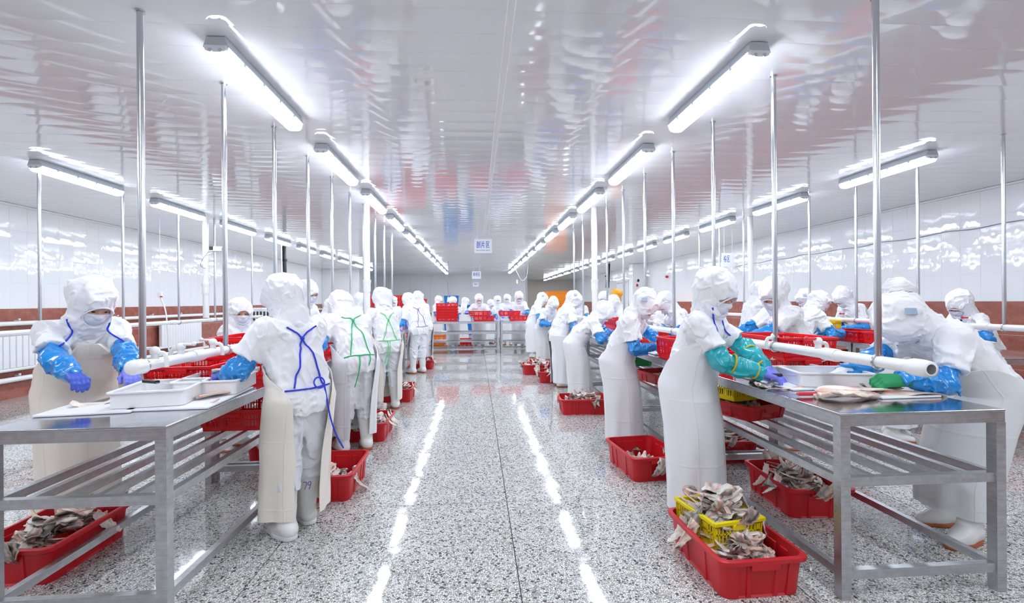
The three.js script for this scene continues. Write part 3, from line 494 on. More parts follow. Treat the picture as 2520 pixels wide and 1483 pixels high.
filletTable(0.68, 2.3, 13.6, 14.35, 'steel sorting table with two shelves closing the aisle, behind the hooded workers on the right', 'sorting tables', true);

// ---------- hung water pipes, their poles and taps ----------
const poleG = {}, hangPole = (X, D, y, label, r = 0.017) => {
  const p = thing('hanging_pole', label, 'pole', W(X, 0, D), 0, 'steel poles that hold the water pipes');
  part('rod', cyl(r, r, CEIL - y, 14).translate(0, (CEIL + y) / 2, 0), M.pole, p);
  part('ceiling_flange', cyl(0.024, 0.024, 0.008, 16).translate(0, CEIL - 0.006, 0), M.pole, p);
  part('pipe_clamp', new THREE.TorusGeometry(0.037, 0.006, 8, 20).rotateX(0).translate(0, y - 0.036, 0), M.pole, p);
  return p;
};
function tap(X, Y, D, mat, label, side, group = 'water taps on the hung pipes') {
  const t = thing('tap', label, 'tap', W(X, Y, D), side, group);
  part('valve_body', merged([cyl(0.017, 0.02, 0.05, 12).translate(0, 0.045, 0), new THREE.SphereGeometry(0.026, 14, 10).translate(0, 0.07, 0)]), M.pvc, t);
  part('handle', merged([rbox(0.09, 0.016, 0.022, 0.007, -0.03, 0.085, 0), new THREE.SphereGeometry(0.014, 10, 8).translate(-0.075, 0.088, 0)]), mat, t);
  part('spout', tube([V(0.015, 0.06, 0), V(0.05, 0.055, 0), V(0.06, 0.02, 0), V(0.062, -0.02, 0)], 0.012, 12, 10), M.pvc, t);
  return t;
}
function waterPipe(X, D0, D1, label, poles, polesWhere, taps, tapsWhere, y = 1.12, openEnd) {
  const p = thing('water_pipe', label, 'pipe', W(X, y, D0), 0, 'hung white water pipes'), L = D1 - D0;
  part('pipe_run', cyl(0.031, 0.031, L, 20).rotateX(Math.PI / 2).translate(0, 0, -L / 2), M.pvc, p);
  for (let d = 0.55; d < L; d += 1.1) part('coupling', cyl(0.038, 0.038, 0.11, 20).rotateX(Math.PI / 2).translate(0, 0, -d), M.pvc, p);
  if (openEnd) { part('open_end', new THREE.LatheGeometry([[0.024, -0.09], [0.036, -0.09], [0.042, -0.05], [0.042, 0.0], [0.034, 0.03]].map(([a, b]) => new THREE.Vector2(a, b)), 22).rotateX(-Math.PI / 2).translate(0, 0, 0.0), M.pvc, p); part('bore', cyl(0.024, 0.024, 0.002, 18).rotateX(Math.PI / 2).translate(0, 0, 0.03), M.dark, p); }
  else part('end_cap', merged([cyl(0.04, 0.04, 0.07, 20).rotateX(Math.PI / 2).translate(0, 0, 0), new THREE.SphereGeometry(0.04, 16, 10).translate(0, 0, 0.035)]), M.pvc, p);
  poles.forEach((d, i) => hangPole(X, d, y + 0.036, `${i === 0 ? 'nearest' : ORD[i]} slim steel pole ${polesWhere}`));
  taps.forEach(([d, mat], i) => tap(X, y, d, mat, `${mat === M.pvc ? 'white' : mat === M.tapRed ? 'red' : 'blue'} handled tap, ${ORD[i]} ${tapsWhere}`, i % 2 ? Math.PI : 0));
  return p;
}
const run = (a, step, n) => Array.from({ length: n }, (_, i) => a + i * step);
waterPipe(-1.79, 2.72, 11.4, 'hung white water pipe above the left fillet tables', run(2.76, 0.87, 10), 'holding the pipe above the left fillet tables', [[2.86, M.pvc], [3.1, M.pvc], [3.46, M.pvc], [4.6, M.pvc], [5.4, M.pvc], [6.2, M.pvc]], 'tap from the front on the left table pipe');
waterPipe(2.1, 2.2, 11.2, 'hung white water pipe with an open near end above the right fillet tables', run(2.41, 0.88, 10), 'holding the pipe above the right fillet tables', [[2.86, M.tapRed], [3.3, M.tapRed], [4.6, M.pvc], [4.75, M.tapBlue], [5.6, M.pvc], [6.5, M.tapRed], [6.9, M.tapRed]], 'tap from the front on the right table pipe', 1.12, true);
waterPipe(5.1, 4.0, 11.0, 'hung white water pipe above the tables by the plain tiled wall', run(4.36, 0.92, 8), 'holding the pipe nearest the plain tiled wall', [[4.7, M.tapRed], [5.9, M.tapRed], [6.4, M.tapRed]], 'tap from the front on the outer right pipe', 1.16);
waterPipe(-4.82, 3.2, 14, 'hung white water pipe across the open floor in front of the radiators', [5.77, 7.05, 8.3, 9.4, 10.9, 12.5], 'of the pipe in front of the radiators', [], '', 1.16);
for (const [X, D, where] of [[-4.82, 9.1, 'in front of the radiator wall'], [-1.74, 7.95, 'over the left fillet tables'], [2.0, 8.12, 'over the right fillet tables'], [5.2, 8.9, 'near the plain tiled wall']]) {
  const c = thing('drain_pipe', `thick white vertical pipe with collar ${where}`, 'pipe', W(X, 0, D), 0, 'thick white drop pipes'), y0 = Math.abs(X) < 3 ? 0.905 : Math.abs(X) > 5 ? 0.905 : 1.2;
  part('pipe_run', cyl(0.05, 0.05, CEIL - y0, 20).translate(0, (CEIL + y0) / 2, 0), M.pvc, c);
  part('collar', merged([cyl(0.068, 0.06, 0.06, 20).translate(0, 1.78, 0), cyl(0.058, 0.058, 0.12, 20).translate(0, 1.69, 0)]), M.pvc, c);
}

// ---------- crates, tubs, trays ----------
function bin(w, l, h, mat, perforated, taper = 0.05) {      // lattice basket; parts: walls, rim, base, handles
  const g = new THREE.Group(), tp = geo => { const p = geo.attributes.position; for (let i = 0; i < p.count; i++) { const k = 1 - taper * (1 - p.getY(i) / h); p.setX(i, p.getX(i) * k); p.setZ(i, p.getZ(i) * k); } geo.computeVertexNormals(); return geo; };
  const wl = [], T = 0.004, wall = (len, put) => {
    wl.push(put(len, h * 0.24, 0, h * 0.12), put(len, h * 0.20, 0, h * 0.90), put(len, h * 0.06, 0, h * 0.55));
    const n = Math.max(6, Math.round(len / 0.022)); for (let i = 0; i <= n; i++) { const solid = i % 6 === 0; wl.push(put(solid ? 0.024 : 0.008, h * 0.64, -len / 2 + len * i / n, h * 0.52)); }
  };
  wall(l - 0.01, (a, b, c, y) => box(T, b, a, 0, y, c).translate(w / 2 - T, 0, 0)); wall(l - 0.01, (a, b, c, y) => box(T, b, a, 0, y, c).translate(-w / 2 + T, 0, 0));
  wall(w - 0.01, (a, b, c, y) => box(a, b, T, c, y, 0).translate(0, 0, l / 2 - T)); wall(w - 0.01, (a, b, c, y) => box(a, b, T, c, y, 0).translate(0, 0, -l / 2 + T));
  part('lattice_walls', tp(merged(wl)), mat, g);
  const rim = (y, o, t) => [box(w + 2 * o, t, 0.016 + o, 0, y, l / 2), box(w + 2 * o, t, 0.016 + o, 0, y, -l / 2), box(0.016 + o, t, l, w / 2, y, 0), box(0.016 + o, t, l, -w / 2, y, 0)];
  part('rim', merged(rim(h - 0.008, 0.006, 0.016)), mat, g);
  part('base', box((w - 0.01) * (1 - taper), 0.008, (l - 0.01) * (1 - taper), 0, 0.004, 0), mat, g);
  for (const s of [-1, 1]) part('handle', rbox(w * 0.32, 0.03, 0.02, 0.006, 0, h - 0.03, s * (l / 2 + 0.006)), mat, g);
  return g;
}
function tub(w, l, h, mat) {           // solid tub with recessed panels, ribs and a turned lip
  const g = new THREE.Group(), pts = [], R = 0.05;
  const sideP = (len, ax, s) => { const out = [], half = len / 2 - R, br = [-half, -half * 0.36, -half * 0.33, half * 0.33, half * 0.36, half]; return br; };
  const ring = [];                     // [x, z, recess]
  const corner = (cx, cz, a0) => { for (let i = 0; i <= 5; i++) { const a = a0 + Math.PI / 2 * i / 5; ring.push([cx + R * Math.cos(a), cz + R * Math.sin(a), 0]); } };
  const run2 = (ax, fixed, half, dir) => { for (const [t, rc] of [[-0.62, 0], [-0.60, 1], [-0.42, 1], [-0.40, 0], [-0.30, 0], [-0.27, 1], [0.27, 1], [0.30, 0], [0.40, 0], [0.42, 1], [0.60, 1], [0.62, 0]]) { const q = t * half * dir; ring.push(ax === 'x' ? [q, fixed, rc] : [fixed, q, rc]); } };
  corner(w / 2 - R, l / 2 - R, 0); run2('x', l / 2, w / 2, -1); corner(-w / 2 + R, l / 2 - R, Math.PI / 2); run2('z', -w / 2, l / 2, -1); corner(-w / 2 + R, -l / 2 + R, Math.PI); run2('x', -l / 2, w / 2, 1); corner(w / 2 - R, -l / 2 + R, Math.PI * 1.5); run2('z', w / 2, l / 2, 1);
  const prof = [[0.93, 0, 0, 0], [0.935, 0.012, 0, 1], [0.985, h * 0.80, 0, 1], [0.987, h * 0.82, 0, 0], [1, h - 0.026, 0, 0], [1, h - 0.024, 0.016, 0], [1, h - 0.004, 0.018, 0], [1, h, 0.012, 0], [1, h, -0.004, 0], [0.93, 0.012, -0.006, 0]];
  const P = [], I = [], n = ring.length;
  for (const [k, y, o, rc] of prof) for (const [x, z, c] of ring) { const L = Math.hypot(x, z) || 1, nxv = Math.abs(x) / w > Math.abs(z) / l ? [Math.sign(x), 0] : [0, Math.sign(z)], d = o - (rc && c ? 0.011 : 0); P.push(x * k + (Math.abs(x) > w / 2 - R * 0.999 ? Math.sign(x) * d : 0), y, z * k + (Math.abs(z) > l / 2 - R * 0.999 ? Math.sign(z) * d : 0)); }
  for (let j = 0; j < prof.length - 1; j++) for (let i = 0; i < n; i++) { const a = j * n + i, b = j * n + (i + 1) % n, c = a + n, d = b + n; I.push(a, c, b, b, c, d); }
  const bot = P.length / 3; P.push(0, 0, 0); for (let i = 0; i < n; i++) I.push(bot, i, (i + 1) % n);
  const inn = P.length / 3; P.push(0, 0.012, 0); for (let i = 0; i < n; i++) I.push(inn, (prof.length - 1) * n + (i + 1) % n, (prof.length - 1) * n + i);
  let geo = new THREE.BufferGeometry(); geo.setAttribute('position', new THREE.Float32BufferAttribute(P, 3)); geo.setIndex(I); geo = toCreasedNormals(geo, 0.5);
  geo.setAttribute('uv', new THREE.BufferAttribute(new Float32Array(geo.attributes.position.count * 2), 2));
  part('shell', geo, mat, g);
  for (const s of [-1, 1]) part('handle', rbox(w * 0.34, 0.036, 0.016, 0.005, 0, h - 0.036, s * (l / 2 + 0.008)), mat, g);
  return g;
}
function tray(w, l, h, mat) {
  const g = new THREE.Group(), sh = (k, hh) => { const s = new THREE.Shape(), a = w / 2 * k, b = l / 2 * k, r = 0.03; s.moveTo(-a + r, -b); s.lineTo(a - r, -b); s.quadraticCurveTo(a, -b, a, -b + r); s.lineTo(a, b - r); s.quadraticCurveTo(a, b, a - r, b); s.lineTo(-a + r, b); s.quadraticCurveTo(-a, b, -a, b - r); s.lineTo(-a, -b + r); s.quadraticCurveTo(-a, -b, -a + r, -b); return s; };
  const wall = sh(0.95), hole = sh(0.92); wall.holes.push(hole); const rim = sh(1.0), h2 = sh(0.92); rim.holes.push(h2);
  part('wall', new THREE.ExtrudeGeometry(wall, { depth: h - 0.008, bevelEnabled: false, curveSegments: 5 }).rotateX(-Math.PI / 2), mat, g);
  part('rim', new THREE.ExtrudeGeometry(rim, { depth: 0.006, bevelEnabled: true, bevelSize: 0.003, bevelThickness: 0.002, bevelSegments: 2, curveSegments: 5 }).rotateX(-Math.PI / 2).translate(0, h - 0.008, 0), mat, g);
  part('base', new THREE.ExtrudeGeometry(sh(0.93), { depth: 0.006, bevelEnabled: false, curveSegments: 5 }).rotateX(-Math.PI / 2), mat, g);
  return g;
}
const protos = { crate: bin(0.40, 0.60, 0.14, M.red), crateTall: bin(0.40, 0.58, 0.20, M.red), yellowBin: bin(0.30, 0.36, 0.15, M.yellow), yellowTall: bin(0.30, 0.46, 0.25, M.yellow), tub: tub(0.43, 0.60, 0.20, M.redTub), shallow: tub(0.40, 0.58, 0.11, M.redTub), greenTub: tub(0.34, 0.5, 0.12, M.green), tray: tray(0.36, 0.44, 0.085, M.trayWhite), blueBox: tub(0.62, 0.8, 0.42, M.blue), orangeBox: tub(1.0, 1.1, 0.62, M.orange) };
function put(kind, name, label, category, X, Y, D, turn = 0, group) {
  const o = protos[kind].clone(); o.name = numbered(name); o.position.copy(W(X, Y, D)); o.rotation.y = rad(turn); scene.add(o); return tag(o, label, category, group);
}
const T = TABLE + 0.001;
// on the left tables
put('crate', 'crate', 'red slotted crate on the front left table, nearest the man in the cream apron', 'crate', -1.96, T, 3.62, 3);
put('crate', 'crate', 'red slotted crate on the left table by the elbow of the blue tied worker', 'crate', -1.60, T, 3.50 + 0.42, -4);
put('crate', 'crate', 'red slotted crate topping another on the left tables, under the water pipe', 'crate', -1.93, T + 0.14, 3.98 + 0.36, 2);
put('crate', 'crate', 'red slotted crate at the bottom of the pair under the left water pipe', 'crate', -1.93, T, 3.98 + 0.36, 0);
put('crate', 'crate', 'red slotted crate on the left tables beside the second worker with green ties', 'crate', -1.65, T, 5.6, 0);
put('crate', 'crate', 'red slotted crate far along the left tables beside the cream skirted worker', 'crate', -1.68, T, 7.9, 0);
put('tray', 'tray', 'white plastic tray with a black knife lying across its rim', 'tray', -1.76, T + 0.014, 2.76 + 0.12, 12);
put('tray', 'tray', 'white plastic tray pushed behind the one with the black knife', 'tray', -1.62, T + 0.014, 3.18, 8);
// on the right tables
put('crate', 'crate', 'red slotted crate at the bottom of the pair behind the white trays', 'crate', 2.32, T, 3.55, 4);
put('crate', 'crate', 'red slotted crate on top of the pair behind the white trays', 'crate', 2.32, T + 0.14, 3.55, 2);
put('crate', 'crate', 'red slotted crate just past the elbow of the woman with teal sleeves', 'crate', 2.0, T, 3.95, 92);
put('crateTall', 'crate', 'deep red crate tilted over the table edge behind the woman with teal sleeves', 'crate', 1.97, T, 4.33, 8);
put('crate', 'crate', 'red slotted crate under the pipe in front of the bowed blue sleeved woman', 'crate', 2.3, T, 5.15, 3);
put('crate', 'crate', 'red slotted crate by the hands of the deeply bowed third woman', 'crate', 2.3, T, 6.5, 0);
put('crate', 'crate', 'red slotted crate topping the far right table pair', 'crate', 2.25, T + 0.14, 7.4, 0);
put('crate', 'crate', 'red slotted crate at the base of the far right table pair', 'crate', 2.25, T, 7.4, 0);
put('tray', 'tray', 'white plastic tray nearest the green gloved man', 'tray', 2.22, T + 0.014, 2.98, 78);
put('tray', 'tray', 'white plastic tray under a draped pale fillet, beside the teal sleeved woman', 'tray', 2.12, T + 0.014, 3.28 + 0.06, 84);
// side right line
put('crate', 'crate', 'red slotted crate on the outer right tables, nearest the tall yellow basket', 'crate', 4.97, T, 6.08, 1);
put('crate', 'crate', 'red slotted crate on the outer right tables beside the grey patched hood', 'crate', 4.97, T, 5.42, -2);
put('yellowTall', 'basket', 'tall yellow slotted basket on the outer right tables', 'basket', 4.905, T, 6.64, 0);
put('crate', 'crate', 'red slotted crate behind the tall yellow basket', 'crate', 4.97, T, 7.55, 0);
put('tray', 'tray', 'white plastic tray at the far right edge in front of the blue sleeved worker', 'tray', 5.3, T, 4.95, 60);
// far sorting tables
for (let i = 0; i < 6; i++) put('crate', 'crate', `red crate in the six-high stack on the sorting table, ${ORD[i]} from the bottom`, 'crate', -0.83, T + i * 0.075 * (i ? 1 : 1), 14.1, 90, 'stacked crates on the sorting table');
put('crate', 'crate', 'red crate lying flat before the middle sorting worker', 'crate', 0.22, T, 14.1, 90);
{ const c = put('crate', 'crate', 'red crate being set down at a tilt by the middle sorting worker', 'crate', 0.10, T + 0.14, 14.1, 90); c.rotation.set(0, rad(90), 0); c.rotation.order = 'YXZ'; c.rotation.x = 0.0; c.rotation.z = 0; }
put('crate', 'crate', 'red crate before the rightmost sorting worker', 'crate', 1.25, T, 14.0, 90);
put('crate', 'crate', 'red crate nested behind the one before the rightmost sorting worker', 'crate', 0.95, T + 0.14, 14.0, 90);
for (let c = 0; c < 2; c++) for (let i = 0; i < 12; i++) put('crate', 'crate', `empty red crate in the tall floor stack behind the ${c ? 'green ribboned' : 'cream skirted'} worker, ${i + 1} up`, 'crate', -3.45 + c * 0.62, i * 0.141, 17.2, 90, 'tall floor stacks of red crates');
for (let i = 0; i < 11; i++) put('crate', 'crate', `red crate in the floor stack left of the sorting table, ${i + 1} up`, 'crate', -1.85, i * 0.141, 15.4, 90, 'floor stack by the sorting table');
for (const [X, Y, D, t] of [[-1.1, 1.31, 22, 'upper left'], [-0.44, 0.89, 22, 'upper right'], [-1.1, 0.89, 22, 'middle left'], [-1.1, 0.47, 22, 'lower left'], [-0.44, 0.47, 22, 'lower right'], [-1.1, 0.05, 22, 'bottom left'], [-0.44, 0.05, 22, 'bottom right']]) put('blueBox', 'box', `blue plastic box, ${t} of the stack under the hatch`, 'box', X, Y, D, 0, 'blue boxes at the far wall');
solo('pallet', merged([0, 1, 2, 3, 4].map(i => box(1.5, 0.02, 0.12, 0, 0.04, -0.35 + i * 0.17)).concat([-0.6, 0, 0.6].map(x => box(0.09, 0.03, 0.8, x, 0.015, 0)))), M.grey, 'low grey pallet under the blue boxes', 'pallet', W(-0.77, 0, 22));
put('orangeBox', 'bin', 'orange plastic bin, upper of two at the mouth of the dark bay', 'bin', 3.95, 1.31, 24, 0);
put('orangeBox', 'bin', 'orange plastic bin, lower of two at the mouth of the dark bay', 'bin', 3.95, 0.68, 24, 0);
put('orangeBox', 'bin', 'orange plastic bin standing on the floor at the bottom of its stack', 'bin', 3.95, 0.05, 24, 0);
solo('pallet', merged([0, 1, 2, 3, 4].map(i => box(1.1, 0.02, 0.14, 0, 0.04, -0.45 + i * 0.22)).concat([-0.45, 0, 0.45].map(x => box(0.09, 0.03, 1.0, x, 0.015, 0)))), M.grey, 'low grey pallet under the orange bins', 'pallet', W(3.95, 0, 24));
// bins beyond the sorting tables
put('greenTub', 'tub', 'green tub on the shelf behind the deeply bowed third woman', 'tub', 2.15, 0.588, 6.5, 0);
// shelves under the tables
put('shallow', 'tub', 'shallow red tub of trimmings on the slats beside the teal sleeved woman', 'tub', 2.0, 0.588, 3.62, 20);
put('shallow', 'tub', 'shallow red tub on the slats behind the bowed blue sleeved woman', 'tub', 1.99, 0.588, 5.0, 10);
put('shallow', 'tub', 'shallow red tub on the slats behind the third woman', 'tub', 2.0, 0.588, 5.9 + 0.6, 90).position.x = 2.0 + 0.0;
put('yellowBin', 'basket', 'flat yellow basket on the slats above the shallow red tub', 'basket', 1.98, 0.70, 3.66, 15);
put('crate', 'crate', 'red crate on the slats under the front left table', 'crate', -1.66, 0.588, 3.72, 0);
put('crate', 'crate', 'red crate on the slats under the outer right tables', 'crate', 5.0, 0.588, 6.4, 90);
put('yellowBin', 'basket', 'yellow basket on the slats under the outer right tables', 'basket', 4.95, 0.588, 5.5, 90);
// floor tubs
const tubs = [
  ['big red tub of fish frames on the floor beside the front right table leg', 1.37, 2.56, 2, 'individual', 0.55],
  ['red tub half full of scraps between the two nearest women at right', 1.42, 4.10, 6, 'few', 0.2],
  ['red tub heaped with fish skins behind the third woman', 1.38, 6.32, 88, 'stuff', 1],
  ['red tub heaped with skins at the feet of the far aisle women', 1.22, 9.75, 90, 'stuff', 1.1],
  ['red tub with trailing skins just ahead of the far aisle women', 1.42, 8.75, 85, 'stuff', 1],
  ['red tub of trimmings behind the far aisle women', 1.40, 10.24, 90, 'stuff', 0.8],
  ['red tub under the front left table heaped with pale fish frames', -2.42, 2.98, 0, 'left', 1],
  ['red tub beside the boots of the man with blue back ties', -1.02 + -0.12, 3.92, 0, 'low', 0.25],
  ['red tub with tails hanging out beside the second man with green ties', -1.17, 5.44, 0, 'stuff', 0.9],
  ['red tub with tails hanging out beside the cream skirted worker', -1.17, 7.45, 0, 'stuff', 0.9],
  ['red tub beside the white boots of the far left worker', -1.17, 10.9, 0, 'stuff', 0.6],
  ['red tub draped with skins under the front right table, near the bent man', 2.28, 3.35, -4, 'stuff', 1],
  ['red tub under the right tables behind the one draped with skins', 2.28, 4.45, 0, 'stuff', 0.9],
  ['red tub under the second left table', -1.82, 4.75, 0, 'stuff', 0.9],
  ['red tub under the second left table, farther in', -1.82, 5.45, 0, 'stuff', 0.9],
];
for (const [label, X, D, turn] of tubs) put('tub', 'tub', label, 'tub', X, 0.001, D, turn);
put('yellowBin', 'basket', 'yellow slotted basket heaped with fish scraps, standing in the big red tub', 'basket', 1.36, 0.125, 2.68, 10);
// ---------- fish: frames, skins, tails, heads, fillets (curved slabs with their own thickness) ----------
function fishPiece(kind, seed) {
  const n = 12, m = 6, P = [], C = [], I = [], h = (a) => hash3(seed, a, 77), len = { frame: 0.23, skin: 0.2, tail: 0.12, strip: 0.26, fillet: 0.3, head: 0.10 }[kind] * (0.8 + 0.4 * h(1)), bendA = (h(2) - 0.3) * 2.4, twist = (h(3) - 0.5) * 2.2;
  const wid = s => kind === 'tail' ? 0.018 + 0.06 * s * s : kind === 'strip' ? 0.016 * (1 - 0.5 * s) : kind === 'head' ? 0.05 * Math.sqrt(Math.max(0.05, 1 - Math.pow(2 * s - 0.9, 2))) : kind === 'fillet' ? 0.062 * Math.pow(Math.sin(Math.PI * (0.06 + 0.9 * s)), 0.6) * (1 - 0.45 * s) : (0.045 - 0.028 * s) * Math.pow(Math.sin(Math.PI * (0.1 + 0.86 * s)), 0.4);
  const thk = s => kind === 'tail' ? 0.004 : kind === 'skin' ? 0.004 : kind === 'strip' ? 0.007 : kind === 'head' ? 0.03 * Math.sqrt(Math.max(0.05, 1 - Math.pow(2 * s - 1, 2))) : kind === 'fillet' ? 0.018 * (1 - 0.5 * s) : 0.018;
  const rot = (v, a) => { const c = Math.cos(a), q = Math.sin(a); return [v[0] * c - v[1] * q, v[0] * q + v[1] * c]; };
  let x = 0, y = 0, ang = -bendA / 2;
  const dark = [0.07, 0.07, 0.085], grey = [0.46, 0.42, 0.40], pale = [0.93, 0.75, 0.61], pink = [0.86, 0.42, 0.33], white = [0.94, 0.89, 0.82], olive = [0.17, 0.15, 0.09];
  for (let i = 0; i <= n; i++) {
    const s = i / n, w = wid(s) * (1 + (kind === 'frame' || kind === 'skin' ? 0.18 * Math.sin(i * 2.9 + seed) : 0)), t = thk(s), tw = twist * (s - 0.5);
    for (let side = 0; side < 2; side++) for (let j = 0; j <= m; j++) {
      const q = j / m * 2 - 1, bulge = (kind === 'skin' || kind === 'tail' ? 0.35 * w * (1 - q * q) : 0), hh = (side ? -1 : 1) * t * 0.5 * Math.sqrt(Math.max(0, 1 - q * q * 0.96)) + bulge + (kind === 'frame' ? 0.004 * Math.sin(j * 2.2 + i * 1.3) : 0);
      const [zz, yy] = rot([q * w, hh], tw), notch = kind === 'tail' && i === n ? -0.03 * (1 - Math.abs(q)) : 0, ca = Math.cos(ang), sa = Math.sin(ang);
      P.push(x + notch * ca - yy * sa, y + notch * sa + yy * ca, zz);
      const f = noise3(s * 5 + seed, q * 2.5, seed * 0.37 + side); let c = kind === 'tail' ? (f > 0 ? olive : grey) : kind === 'skin' ? (side ? (f > 0.15 ? grey : f < -0.25 ? dark : pale) : (f > 0 ? pale : white)) : kind === 'strip' ? (f > 0.15 ? pink : pale) : kind === 'head' ? (f > 0 ? grey : (q > 0 ? pink : olive)) : kind === 'fillet' ? (f > 0.35 ? pink : (side ? white : pale)) : (Math.abs(q) < 0.18 ? pink : f > 0.42 ? grey : f < -0.45 ? dark : (h(5) > 0.5 ? pale : white));
      const k = 0.86 + 0.2 * noise3(s * 14, q * 6, seed); C.push(c[0] * k, c[1] * k, c[2] * k);
    }
    ang += bendA / n; x += len / n * Math.cos(ang); y += len / n * Math.sin(ang);
  }
  const st = 2 * (m + 1), A = (i, s, j) => i * st + s * (m + 1) + j;
  for (let i = 0; i < n; i++) { for (let j = 0; j < m; j++) { I.push(A(i, 0, j), A(i, 0, j + 1), A(i + 1, 0, j + 1), A(i, 0, j), A(i + 1, 0, j + 1), A(i + 1, 0, j)); I.push(A(i, 1, j), A(i + 1, 1, j + 1), A(i, 1, j + 1), A(i, 1, j), A(i + 1, 1, j), A(i + 1, 1, j + 1)); } for (const j of [0, m]) { const q = [A(i, 0, j), A(i + 1, 0, j), A(i + 1, 1, j), A(i, 1, j)]; if (j) I.push(q[0], q[2], q[1], q[0], q[3], q[2]); else I.push(q[0], q[1], q[2], q[0], q[2], q[3]); } }
  for (const i of [0, n]) for (let j = 0; j < m; j++) { const q = [A(i, 0, j), A(i, 0, j + 1), A(i, 1, j + 1), A(i, 1, j)]; if (i) I.push(q[0], q[1], q[2], q[0], q[2], q[3]); else I.push(q[0], q[2], q[1], q[0], q[3], q[2]); }
  const g = new THREE.BufferGeometry(); g.setAttribute('position', new THREE.Float32BufferAttribute(P, 3)); g.setAttribute('color', new THREE.Float32BufferAttribute(C, 3)); g.setIndex(I); g.computeVertexNormals(); g.center(); return g;
}
const fishKinds = ['frame', 'skin', 'tail', 'strip', 'head', 'frame', 'skin', 'strip', 'skin', 'frame'], fishVar = fishKinds.flatMap((k, i) => [fishPiece(k, i * 3 + 1), fishPiece(k, i * 3 + 2)]);
const fishName = { frame: 'carcass_scrap', skin: 'skin_scrap', tail: 'tail_fin_scrap', strip: 'belly_strip', head: 'cheek_scrap' };
function heap(X, D, turn, w, l, y0, dome, n, mode, where, group, hang = 0) {
  const list = [], c = Math.cos(rad(turn)), s = Math.sin(rad(turn));
  for (let i = 0; i < n; i++) {
    const over = i < hang; let v = Math.floor(rnd() * fishVar.length); if (over && fishKinds[v >> 1] === 'strip') v = 2; const u = rr(-1, 1), q = rr(-1, 1), e = new THREE.Euler(rr(-0.35, 0.35), rr(0, 6.28), rr(-0.3, 0.3));
    const yl = e.y - rad(turn), hl = y0 + dome > 0.3 ? 0.06 : 0.082; let lx = u * Math.max(0.02, w / 2 - 0.035 - hl * Math.abs(Math.cos(yl)) - 0.03 * Math.abs(Math.sin(yl))), lz = q * Math.max(0.02, l / 2 - 0.035 - hl * Math.abs(Math.sin(yl)) - 0.03 * Math.abs(Math.cos(yl))), y = y0 + dome * (1 - 0.55 * (u * u + q * q)) * (0.35 + 0.65 * (i / n)) + rr(0, 0.012);
    if (over) { const side = rnd() < 0.5; if (side) { lz = Math.sign(q) * (l / 2 + 0.03); } else lx = Math.sign(u) * (w / 2 + 0.03); y = y0 + 0.085 + rr(-0.02, 0.01); e.set(rr(-0.4, 0.4), side ? Math.PI / 2 * Math.sign(q) + rr(-0.3, 0.3) : rr(-0.3, 0.3) + (u < 0 ? Math.PI : 0), -rr(0.8, 1.2)); e.order = 'YXZ'; }
    list.push({ v, e, p: W(X + lx * c + lz * s, y, D - (-lx * s + lz * c)) });
  }
  if (mode === 'individual') for (const { v, e, p } of list) { const k = fishKinds[v >> 1], m = part(numbered(fishName[k]), fishVar[v], M.fish, scene); m.position.copy(p); m.rotation.copy(e); tag(m, `raw ${k === 'strip' ? 'pink belly strip' : k === 'skin' ? 'silvery folded fish skin' : k === 'tail' ? 'dark fish tail fan' : k === 'head' ? 'grey fish head piece' : 'pale filleted fish frame'} heaped in ${where}`, 'fish scrap', group + ', ' + k + ' pieces'); }
  else { const gs = list.map(({ v, e, p }) => fishVar[v].clone().applyMatrix4(new THREE.Matrix4().compose(p.clone().sub(W(X, 0, D)), new THREE.Quaternion().setFromEuler(e), V(1, 1, 1)))); const m = part(numbered('fish_scraps'), mergeGeometries(gs), M.fish, scene); m.position.copy(W(X, 0, D)); tag(m, `heap of raw fish trimmings lying in the ${where}`, 'fish scraps', undefined, 'stuff'); }
}
heap(1.37, 2.56, 2, 0.41, 0.58, 0.08, 0.15, 84, 'individual', 'the big red tub at front right', 'scraps in the big red tub', 3);
heap(1.36, 2.68, 10, 0.29, 0.35, 0.20, 0.19, 58, 'individual', 'the yellow basket at front right', 'scraps in the yellow basket', 8);
heap(-2.42, 2.98, 0, 0.41, 0.58, 0.10, 0.16, 64, 'individual', 'the red tub under the front left table', 'scraps in the tub at front left', 8);
heap(1.42, 4.10, 6, 0.40, 0.55, 0.03, 0.05, 22, 'individual', 'the half full tub between two women', 'scraps in the half full tub', 7);
tubs.forEach(([label, X, D, turn, mode, k]) => {
  const name = label.replace(/^red tub /, 'tub ').replace(/ heaped with.*? (behind|under|at)/, ' $1');
  if (mode === 'stuff') heap(X, D, turn, 0.41, 0.58, 0.10, 0.15 * k, 46, 'stuff', name, '', 12);
  if (mode === 'low') heap(X, D, turn, 0.40, 0.55, 0.03, 0.07, 26, 'individual', 'the red tub beside the man with blue ties', 'scraps beside the man with blue ties', 2);
});
heap(2.0, 3.62, 20, 0.38, 0.56, 0.605, 0.07, 34, 'stuff', 'shallow red tub beside the teal sleeved woman', '');
heap(1.99, 5.0, 10, 0.38, 0.56, 0.605, 0.05, 20, 'stuff', 'shallow red tub behind the bowed woman', '');
